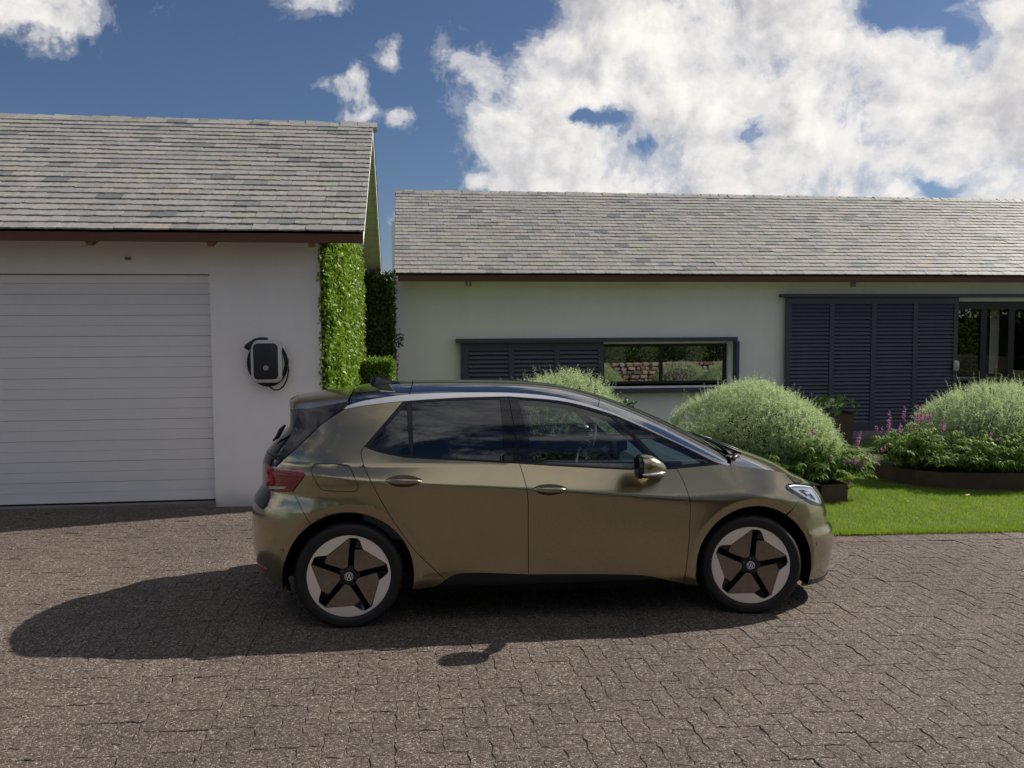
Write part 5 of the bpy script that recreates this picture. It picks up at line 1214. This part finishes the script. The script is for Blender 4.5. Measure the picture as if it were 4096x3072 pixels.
topsurf('glass_roof', [(-.998, 1.513, -.96, 1.568, 2.6), (-.812, 1.522, -.76, 1.573, 2.7), (-.584, 1.527, -.5, 1.575, 2.8), (-.313, 1.526, -.2, 1.572, 2.8), (-.114, 1.514, -.02, 1.562, 2.7), (.059, 1.492, .17, 1.541, 2.5), (.231, 1.454, .36, 1.500, 2.2), (.30, 1.432, .425, 1.482, 2.2)], M_ROOFG, tuck=.011)
topsurf('windscreen', [(.304, 1.431, .430, 1.4805, 2.2), (.402, 1.399, .53, 1.450, 2.1), (.572, 1.33, .71, 1.388, 2.1), (.741, 1.249, .90, 1.312, 2.1), (.913, 1.171, 1.08, 1.232, 2.1), (1.088, 1.097, 1.26, 1.150, 2.1), (1.20, 1.055, 1.385, 1.092, 2.1)], mat_glass('windscreen_glass', (.30, .36, .36), .09, refl_gain=1.2), thick=.006, tuck=.011)
topsurf('roof_spoiler', [(-1.415, 1.460, -1.382, 1.527, 2.4), (-1.55, 1.437, -1.53, 1.508, 2.4), (-1.68, 1.413, -1.68, 1.488, 2.4), (-1.77, 1.398, -1.79, 1.468, 2.5), (-1.808, 1.390, -1.85, 1.440, 2.6), (-1.806, 1.382, -1.853, 1.405, 3), (-1.775, 1.372, -1.80, 1.380, 3)], PAINT)  # body paint stands in for the tan reflection on a black gloss spoiler
topsurf('bonnet', [(1.232, 1.0435, 1.395, 1.098, 3.2), (1.30, 1.0335, 1.45, 1.090, 3.4), (1.38, 1.0225, 1.55, 1.066, 3.6), (1.511, 1.0035, 1.70, 1.018, 4), (1.60, .987, 1.80, .982, 4), (1.665, .960, 1.88, .945, 4), (1.712, .917, 1.95, .905, 4), (1.75, .900, 1.985, .885, 4), (1.800, .892, 2.02, .868, 4), (1.84, .884, 2.05, .855, 4), (1.883, .875, 2.075, .842, 4), (1.915, .866, 2.09, .828, 4), (1.945, .850, 2.10, .812, 4)], PAINT, tuck=.003)
# black plastic cowl between bonnet and windscreen
bm = bmesh.new(); tube(bm, [(1.285, -.70, 1.060), (1.36, -.60, 1.070), (1.41, -.3, 1.078), (1.42, 0, 1.08), (1.41, .3, 1.078), (1.36, .60, 1.070), (1.285, .70, 1.060)], .019, 8)
mk('cowl', bm_mesh('cowl', bm, True), CAR, M_PLAST)
for pts in ([(1.40, -.58, 1.088), (1.30, -.36, 1.135), (1.20, -.12, 1.185)], [(1.43, -.45, 1.092), (1.36, -.15, 1.125), (1.28, .2, 1.155)], [(1.44, .1, 1.10), (1.35, .35, 1.13), (1.22, .6, 1.14)]):
    bm = bmesh.new(); tube(bm, pts, [.012, .009, .005], 6); mk('wiper', bm_mesh('wiper', bm, True), CAR, M_PLAST)
bm = bmesh.new(); tube(bm, [(-1.845, -.42, 1.285), (-1.875, -.40, 1.25), (-1.90, -.38, 1.20), (-1.935, -.36, 1.17)], [.008, .017, .015, .006], 8); mk('rear_wiper', bm_mesh('rear_wiper', bm, True), CAR, M_PLAST)
# shark fin aerial
bm = bmesh.new(); secs = []
for x, zt, w_ in ((-1.275, 1.572, .030), (-1.265, 1.600, .030), (-1.235, 1.612, .031), (-1.20, 1.603, .030), (-1.15, 1.585, .026), (-1.11, 1.572, .018), (-1.08, 1.562, .006)):
    zb_ = 1.540; secs.append([bm.verts.new((x, s*w_*f, zb_ + (zt-zb_)*g2)) for s, f, g2 in ((-1, 1, 0), (-1, .75, .35), (-1, .25, .8), (0, 0, 1), (1, .25, .8), (1, .75, .35), (1, 1, 0))])
for a, b_ in zip(secs, secs[1:]):
    for k in range(6): bm.faces.new((a[k], a[k+1], b_[k+1], b_[k]))
bm.faces.new(secs[0]); bm.faces.new(secs[-1][::-1])
mk('roof_aerial', bm_mesh('roof_aerial', bm, True), CAR, M_PGLOSS)

# ---- door handles, mirror
M_RECESS = simple('recess_painted_shade', (.045, .035, .02), .3, metal=.5)  # body-coloured scoop given a darker colour that paints in its shade
def handle(x0, z0, door, side):
    w_ = .238; cx = x0 + w_/2
    rec = S_([(x0, z0), (x0+.05, z0+.019), (x0+.12, z0+.024), (x0+.185, z0+.017), (x0+w_, z0-.006), (x0+.19, z0-.036), (x0+.12, z0-.047), (x0+.05, z0-.036), (x0, z0)], 4)[:-1]
    r = panel('handle_recess', rec, M_RECESS, [door, door], off=.0012, rim=.003, sides=(side,), cell=.02, crease=False)
    bm = bmesh.new(); prev = None; n = 15; rings = []
    for i in range(n):
        f = i/(n-1); x = x0+.004 + (w_-.008)*f; zc_ = z0 - .006 - .006*f; h = .004 + .0165*math.sin(math.pi*min(1, max(0, f)))**.5; out = .006 + .030*math.sin(math.pi*f)**.6
        ys = float(YS(x, zc_)); ring = []
        for k in range(10):
            a = 2*math.pi*k/10; ring.append(bm.verts.new((x, side*(ys + out - .011 + .012*math.cos(a)), zc_ + h*math.sin(a))))
        rings.append(ring)
    for a, b_ in zip(rings, rings[1:]):
        for k in range(10): bm.faces.new((a[k], a[(k+1) % 10], b_[(k+1) % 10], b_[k]))
    bm.faces.new(rings[0]); bm.faces.new(rings[-1][::-1])
    mk('handle', bm_mesh('handle', bm, True), door, PAINT)
for i, sd_ in enumerate((-1, 1)): handle(-1.153, .979, RD[i], sd_); handle(-.187, .912, FD[i], sd_)
def mirror(side):
    bm = bmesh.new(); rings = []; n = 20
    prof = [(.478, .060, .058, 1.062), (.484, .082, .076, 1.063), (.505, .098, .083, 1.066), (.54, .102, .082, 1.069), (.58, .098, .074, 1.070), (.62, .088, .058, 1.067), (.655, .070, .039, 1.062), (.68, .045, .021, 1.057), (.692, .012, .006, 1.055)]
    yc = -1.035
    for x, ry, rz, zc_ in prof:
        ring = []
        for k in range(n):
            a = 2*math.pi*k/n; cy, cz = math.cos(a), math.sin(a)
            yy = math.copysign(abs(cy)**.75, cy)*ry; zz = math.copysign(abs(cz)**.75, cz)*rz*(1.05 if cz > 0 else .85)
            ring.append(bm.verts.new((x + .05*(yc+yy+1.035)*0, side*-1*(yc + yy - (x-.58)*-.10), zc_ + zz)))
        rings.append(ring)
    for a, b_ in zip(rings, rings[1:]):
        for k in range(n): bm.faces.new((a[k], a[(k+1) % n], b_[(k+1) % n], b_[k]))
    bm.faces.new(rings[-1]); back = bm.faces.new(rings[0][::-1])
    m1 = mk('door_mirror', bm_mesh('door_mirror', bm, True), CAR, PAINT); m1.data.materials.append(M_PGLOSS)
    for p in m1.data.polygons:
        if p.center.x < .500: p.material_index = 1
    # turn signal band round the outer face
    bm = bmesh.new(); pts = []
    for i in range(11):
        f = i/10; x = .497 + .172*f; zc_ = 1.036 + .006*f*f; ry = np.interp(x, [q[0] for q in prof], [q[1] for q in prof]); yy = -ry*.985 - .0015
        pts.append((x, side*-1*(-1.035 + yy + (x-.58)*.10), zc_))
    tube(bm, pts, [.004] + [.0075]*8 + [.006, .002], 6); mk('turn_signal', bm_mesh('turn_signal', bm, True), m1, M_DRL)
    bm = bmesh.new(); 
    secs = [[(.605, -1.02, 1.012), (.665, -1.02, 1.020), (.675, -.975, 1.02), (.60, -.975, 1.012)], [(.615, -.99, .985), (.70, -.98, .992), (.71, -.93, .995), (.61, -.93, .99)], [(.635, -.90, .960), (.725, -.89, .968), (.735, -.85, .985), (.64, -.85, .985)], [(.64, -.84, .962), (.73, -.835, .97), (.735, -.82, .985), (.645, -.82, .982)]]
    R2 = [[bm.verts.new((q[0], side*-1*q[1], q[2])) for q in s] for s in secs]
    for a, b_ in zip(R2, R2[1:]):
        for k in range(4): bm.faces.new((a[k], a[(k+1) % 4], b_[(k+1) % 4], b_[k]))
    bm.faces.new(R2[0]); bm.faces.new(R2[-1][::-1]); bmesh.ops.bevel(bm, geom=bm.edges[:], offset=.005, segments=2, affect='EDGES')
    mk('mirror_foot', bm_mesh('mirror_foot', bm, True), m1, PAINT)
mirror(-1); mirror(1)
for x, z in ((-1.821, .50), (1.884, .474)):
    c = [(x + .013*math.cos(a), z + .013*math.sin(a)) for a in np.linspace(0, 6.283, 17)[:-1]]; ci = [(x + .0105*math.cos(a), z + .0105*math.sin(a)) for a in np.linspace(0, 6.283, 17)[:-1]]
    panel('parking_sensor', c, M_PLAST, CAR, off=.0008, rim=.001, cell=.05, crease=False, sides=(-1,)); 
    panel('sensor_face', ci, PAINT, CAR, off=.0018, rim=.001, cell=.05, crease=False, sides=(-1,))

# ---- wheels
def lathe(name, prof, mat, parent, seg=72, smooth=True):
    """profile of (radius, y) turned about the wheel axis y"""
    a = np.linspace(0, 2*np.pi, seg, endpoint=False); V = np.stack([[ (r*np.cos(t), y, r*np.sin(t)) for t in a] for r, y in prof]).reshape(-1, 3)
    me = from_np(name, V, grid_faces(len(prof), seg, True), smooth); return mk(name, me, parent, mat)
RT, RR = .349, .2685
def pol(dx, dz): return (dx*RR, dz*RR)
def rot2(p, a): c, s = math.cos(a), math.sin(a); return (p[0]*c - p[1]*s, p[0]*s + p[1]*c)
def flat_part(name, poly, y0, y1, mat, parent, centre_y=None, bevel=.0015):
    """plate from an outline; y0 front (towards -y), optional pulled centre"""
    bm = bmesh.new(); n = len(poly)
    A = [bm.verts.new((p[0], (p[2] if len(p) > 2 else y0), p[1])) for p in poly]; Bv = [bm.verts.new((p[0], y1, p[1])) for p in poly]
    bm.faces.new(A); bm.faces.new(Bv[::-1])
    for i in range(n): bm.faces.new((A[i], Bv[i], Bv[(i+1) % n], A[(i+1) % n]))
    return mk(name, bm_mesh(name, bm), parent, mat)
def wheel(x, side, steer):
    w = mk('wheel', None, CAR); w.location = (x, side*.785, .345); w.rotation_euler = (0, 0, steer + (math.pi if side > 0 else 0))
    # everything below is modelled facing -y with its outer face near y = -.095
    tp = [(RR-.004, -.078), (RR+.006, -.094), (RR+.020, -.101), (RR+.045, -.105), (RR+.062, -.101), (RT-.010, -.093), (RT-.003, -.083), (RT, -.06), (RT+.001, 0), (RT, .06), (RT-.003, .083), (RT-.015, .098), (RR+.03, .104), (RR, .09), (RR-.02, .07)]
    t = lathe('tyre', tp, M_RUB, w, 96)
    bm = bmesh.new(); nT = 84
    for k in range(nT):
        for yy, off_ in ((-.066, 0), (.066, .5), (-.084, .25)):
            a = 2*math.pi*(k+off_)/nT; r0 = RT + (.0016 if yy > -.08 else -.006); c, s = math.cos(a), math.sin(a)
            h = .0055 if abs(yy) < .08 else .004; wd = .022 if abs(yy) < .08 else .010
            vs = [bm.verts.new((c*(r0+dr) - s*q*h, yy + e*wd/2, s*(r0+dr) + c*q*h)) for dr in (-.004, .001) for q in (-1, 1) for e in (-1, 1)]
            for f in ((4, 5, 7, 6), (0, 1, 5, 4), (2, 6, 7, 3), (0, 4, 6, 2), (1, 3, 7, 5)): bm.faces.new([vs[i] for i in f])
    tr = mk('tread_blocks', bm_mesh('tread_blocks', bm), w, M_RUB); tr['kind'] = 'stuff'
    for r_ in (RR+.028, RR+.052):
        lathe('sidewall_ridge', [(r_-.002, -.1025), (r_, -.1062), (r_+.002, -.1025)], M_RUB, w, 72)
    cu_ = bpy.data.curves.new('tyre_text', 'FONT'); cu_.body = '215/45 R 20'; cu_.size = .026; cu_.extrude = .0006; to = bpy.data.objects.new('t', cu_); COL.objects.link(to)
    dg = bpy.context.evaluated_depsgraph_get(); me = bpy.data.meshes.new_from_object(to.evaluated_get(dg)); bpy.data.objects.remove(to); me.name = 'size_lettering'
    for v in me.vertices:
        a = math.radians(172) - v.co.x/(RR+.036); r_ = RR+.028 + v.co.y; v.co = Vector((math.cos(a)*r_, -.1058 - v.co.z*1.0, math.sin(a)*r_))
    mk('size_lettering', me, w, simple('tyre_lettering', (.030, .030, .032), .6) if 'tyre_lettering' not in MATS else MATS['tyre_lettering'])
    lathe('rim_barrel', [(RR-.002, -.082), (RR-.012, -.070), (RR-.020, -.03), (RR-.026, .08), (RR-.010, .09)], M_PGLOSS, w, 72)
    # beige alloy ring: outer circle minus the five armed star
    star = []
    P1, P2, P3, P4 = (.002, .947), (.195, .938), (.253, .884), (.34, .66)
    for k in range(5):
        a = -k*2*math.pi/5
        for p in (P1, P2, P3, P4): star.append(rot2(pol(*p), a))
    seg = 90; circ = [(RR*.999*math.cos(2*math.pi*k/seg), RR*.999*math.sin(2*math.pi*k/seg)) for k in range(seg)]
    st = densify(star, .03)
    pts = [Vector(p) for p in circ + st]; ed = [(i, (i+1) % seg) for i in range(seg)] + [(seg+i, seg+(i+1) % len(st)) for i in range(len(st))]
    vo, eo, fo, *_r = delaunay_2d_cdt(pts, ed, [], 0, 1e-7); V2 = np.array([tuple(v) for v in vo]); T = np.array(fo); c = V2[T].mean(1)
    T = T[in_poly(c, circ) & ~in_poly(c, st)]
    rr = np.linalg.norm(V2, axis=1); yy = np.full(len(rr), -.0935)
    Va = np.stack([V2[:, 0], yy, V2[:, 1]], 1); Vb = Va + [0, .012, 0]; n = len(Va)
    e = np.sort(np.concatenate([T[:, [0, 1]], T[:, [1, 2]], T[:, [2, 0]]]), 1); ue, cn = np.unique(e, axis=0, return_counts=True); be = ue[cn == 1]
    Q = np.array([(a, b_, b_+n, a+n) for a, b_ in be])
    me = from_np('rim_ring', np.concatenate([Va, Vb]), [T, T[:, ::-1]+n, Q]); o = mk('rim_ring', me, w, M_ALU)
    lathe('rim_flange', [(RR-.001, -.080), (RR+.002, -.091), (RR-.003, -.0935), (RR-.007, -.088)], M_ALU, w, 90)
    lathe('dark_dish', [(.255*RR/.2685, -.066), (.20, -.060), (.06, -.050), (.001, -.050)], M_SHELL, w, 60)
    lathe('brake_disc', [(.165, -.045), (.165, -.035), (.05, -.035)], M_STEEL, w, 60)
    for k in range(5):
        a = -k*2*math.pi/5
        pts = [(.121, .190), (.139, .648), (.335, .655), (.903, .268), (.20, .10)]
        ys = [-.084, -.088, -.092, -.0925, -.084]
        poly = []
        for (p, y_) in zip(pts, ys): q = rot2(pol(*p), a); poly.append((q[0], q[1], y_))
        flat_part('blade', poly, -.088, -.066, M_BLADE, w)
        tip = [rot2(pol(*p), a) for p in ((.195, .928), (.246, .880), (.335, .665), (.145, .650), (.145, .70))]
        flat_part('spoke_cheek', [(q[0], q[1], y_) for q, y_ in zip(tip, (-.086, -.088, -.090, -.076, -.074))], -.086, -.066, M_PGLOSS, w)
        bx, bz = rot2(pol(.045, .205), a)
        bm = bmesh.new(); bmesh.ops.create_cone(bm, segments=14, radius1=.0155, radius2=.0155, depth=.016, cap_ends=True); bmesh.ops.rotate(bm, cent=(0, 0, 0), matrix=Matrix.Rotation(math.pi/2, 3, 'X'), verts=bm.verts); bmesh.ops.translate(bm, vec=(bx, -.078, bz), verts=bm.verts)
        mk('wheel_bolt', bm_mesh('wheel_bolt', bm), w, M_PLAST)
    lathe('hub_cap', [(.055, -.070), (.054, -.088), (.046, -.092), (.001, -.092)], M_PGLOSS, w, 40, False)
    e_ = ring_emblem('emblem', .0275, .003, M_WHITE, w); e_.location = (0, -.092, 0)
    return w
wheel(-1.385, -1, 0); wheel(1.385, -1, math.radians(-11)); wheel(-1.385, 1, 0); wheel(1.385, 1, math.radians(-11))
# wheel housings and floor
for x in (-1.385, 1.385):
    for s in (-1, 1):
        n = 40; a = np.linspace(math.radians(-20 if x > 0 else -14), math.radians(190), n); r_ = .4205
        V = np.stack([np.stack([x + r_*np.cos(a), np.full(n, s*y_), .345 + r_*np.sin(a)], 1) for y_ in (.898, .55)]).reshape(-1, 3)
        mk('wheel_housing', from_np('wheel_housing', V, grid_faces(2, n), True), CAR, M_SHELL)
bm = bmesh.new(); add_box(bm, -.96, -.868, .215, .96, .868, .25); add_box(bm, -1.86, -.5, .251, 1.98, .5, .275); add_box(bm, .96, -.55, .276, 2.05, .55, .84); add_box(bm, -1.95, -.55, .276, -.97, .55, .70)
mk('floor_pan', bm_mesh('floor_pan', bm), CAR, M_SHELL)
# ---- cabin seen through the glass
def seat(x, y, rear=False):
    s = mk('seat', None, CAR); s.location = (x, y, .5)
    wd = .25
    box('seat_cushion', -.25, -wd, -.1, .27, wd, .08, M_INT, s, .05)
    box('seat_back', -.36, -wd, .06, -.22, wd, .66, M_INT, s, .05, Matrix.Rotation(-.25, 3, 'Y'))
    box('headrest', -.50, -.13, .68, -.40, .13, .84, M_INT, s, .035)
for y in (-.36, .36): seat(.02, y)
for y in (-.38, .38): seat(-.92, y)
bm = bmesh.new(); prism(bm, [(.70, .60), (.66, .95), (.74, 1.0), (.95, 1.03), (1.22, 1.03), (1.28, .9), (1.2, .6)], -.68, .68, 'y'); mk('dashboard', bm_mesh('dashboard', bm), CAR, M_INTL)
box('instrument_hood', .66, .22, .99, .78, .50, 1.10, M_INT, CAR, .02); box('centre_screen', .60, -.12, .98, .62, .14, 1.12, M_PGLOSS, CAR, .004)
sw = mk('steering_wheel', None, CAR); sw.location = (.46, .36, 1.02); sw.rotation_euler = (0, math.radians(-68), 0)
bm = bmesh.new(); R_w = .18; n1, n2 = 40, 10; vs = [[bm.verts.new(((R_w + .015*math.cos(b2))*math.cos(a2), (R_w + .015*math.cos(b2))*math.sin(a2), .015*math.sin(b2))) for b2 in np.linspace(0, 2*math.pi, n2, endpoint=False)] for a2 in np.linspace(0, 2*math.pi, n1, endpoint=False)]
for i in range(n1):
    for j in range(n2): bm.faces.new((vs[i][j], vs[(i+1) % n1][j], vs[(i+1) % n1][(j+1) % n2], vs[i][(j+1) % n2]))
mk('wheel_grip', bm_mesh('wheel_grip', bm, True), sw, M_INTL); box('wheel_hub', -.07, -.06, -.02, .05, .06, .015, M_INTL, sw, .01); box('wheel_spoke', -.02, -.17, -.008, .02, .17, .008, M_INTL, sw, .003)
M_DOORC = simple('door_card_grey', (.13, .155, .165), .7, var=.05)
bm = bmesh.new(); add_box(bm, -1.3, .70, .55, .9, .74, 1.035, .01); mk('door_card', bm_mesh('door_card', bm), CAR, M_DOORC)
bm = bmesh.new(); add_box(bm, -1.3, -.755, .55, .9, -.71, 1.058, .01); mk('door_card', bm_mesh('door_card', bm), CAR, M_DOORC)
bm = bmesh.new(); add_box(bm, -1.30, -.62, 1.435, .10, .62, 1.45); mk('headliner', bm_mesh('headliner', bm), CAR, M_INT)
box('load_cover', -1.80, -.5, .98, -1.28, .5, 1.0, M_INT, CAR)
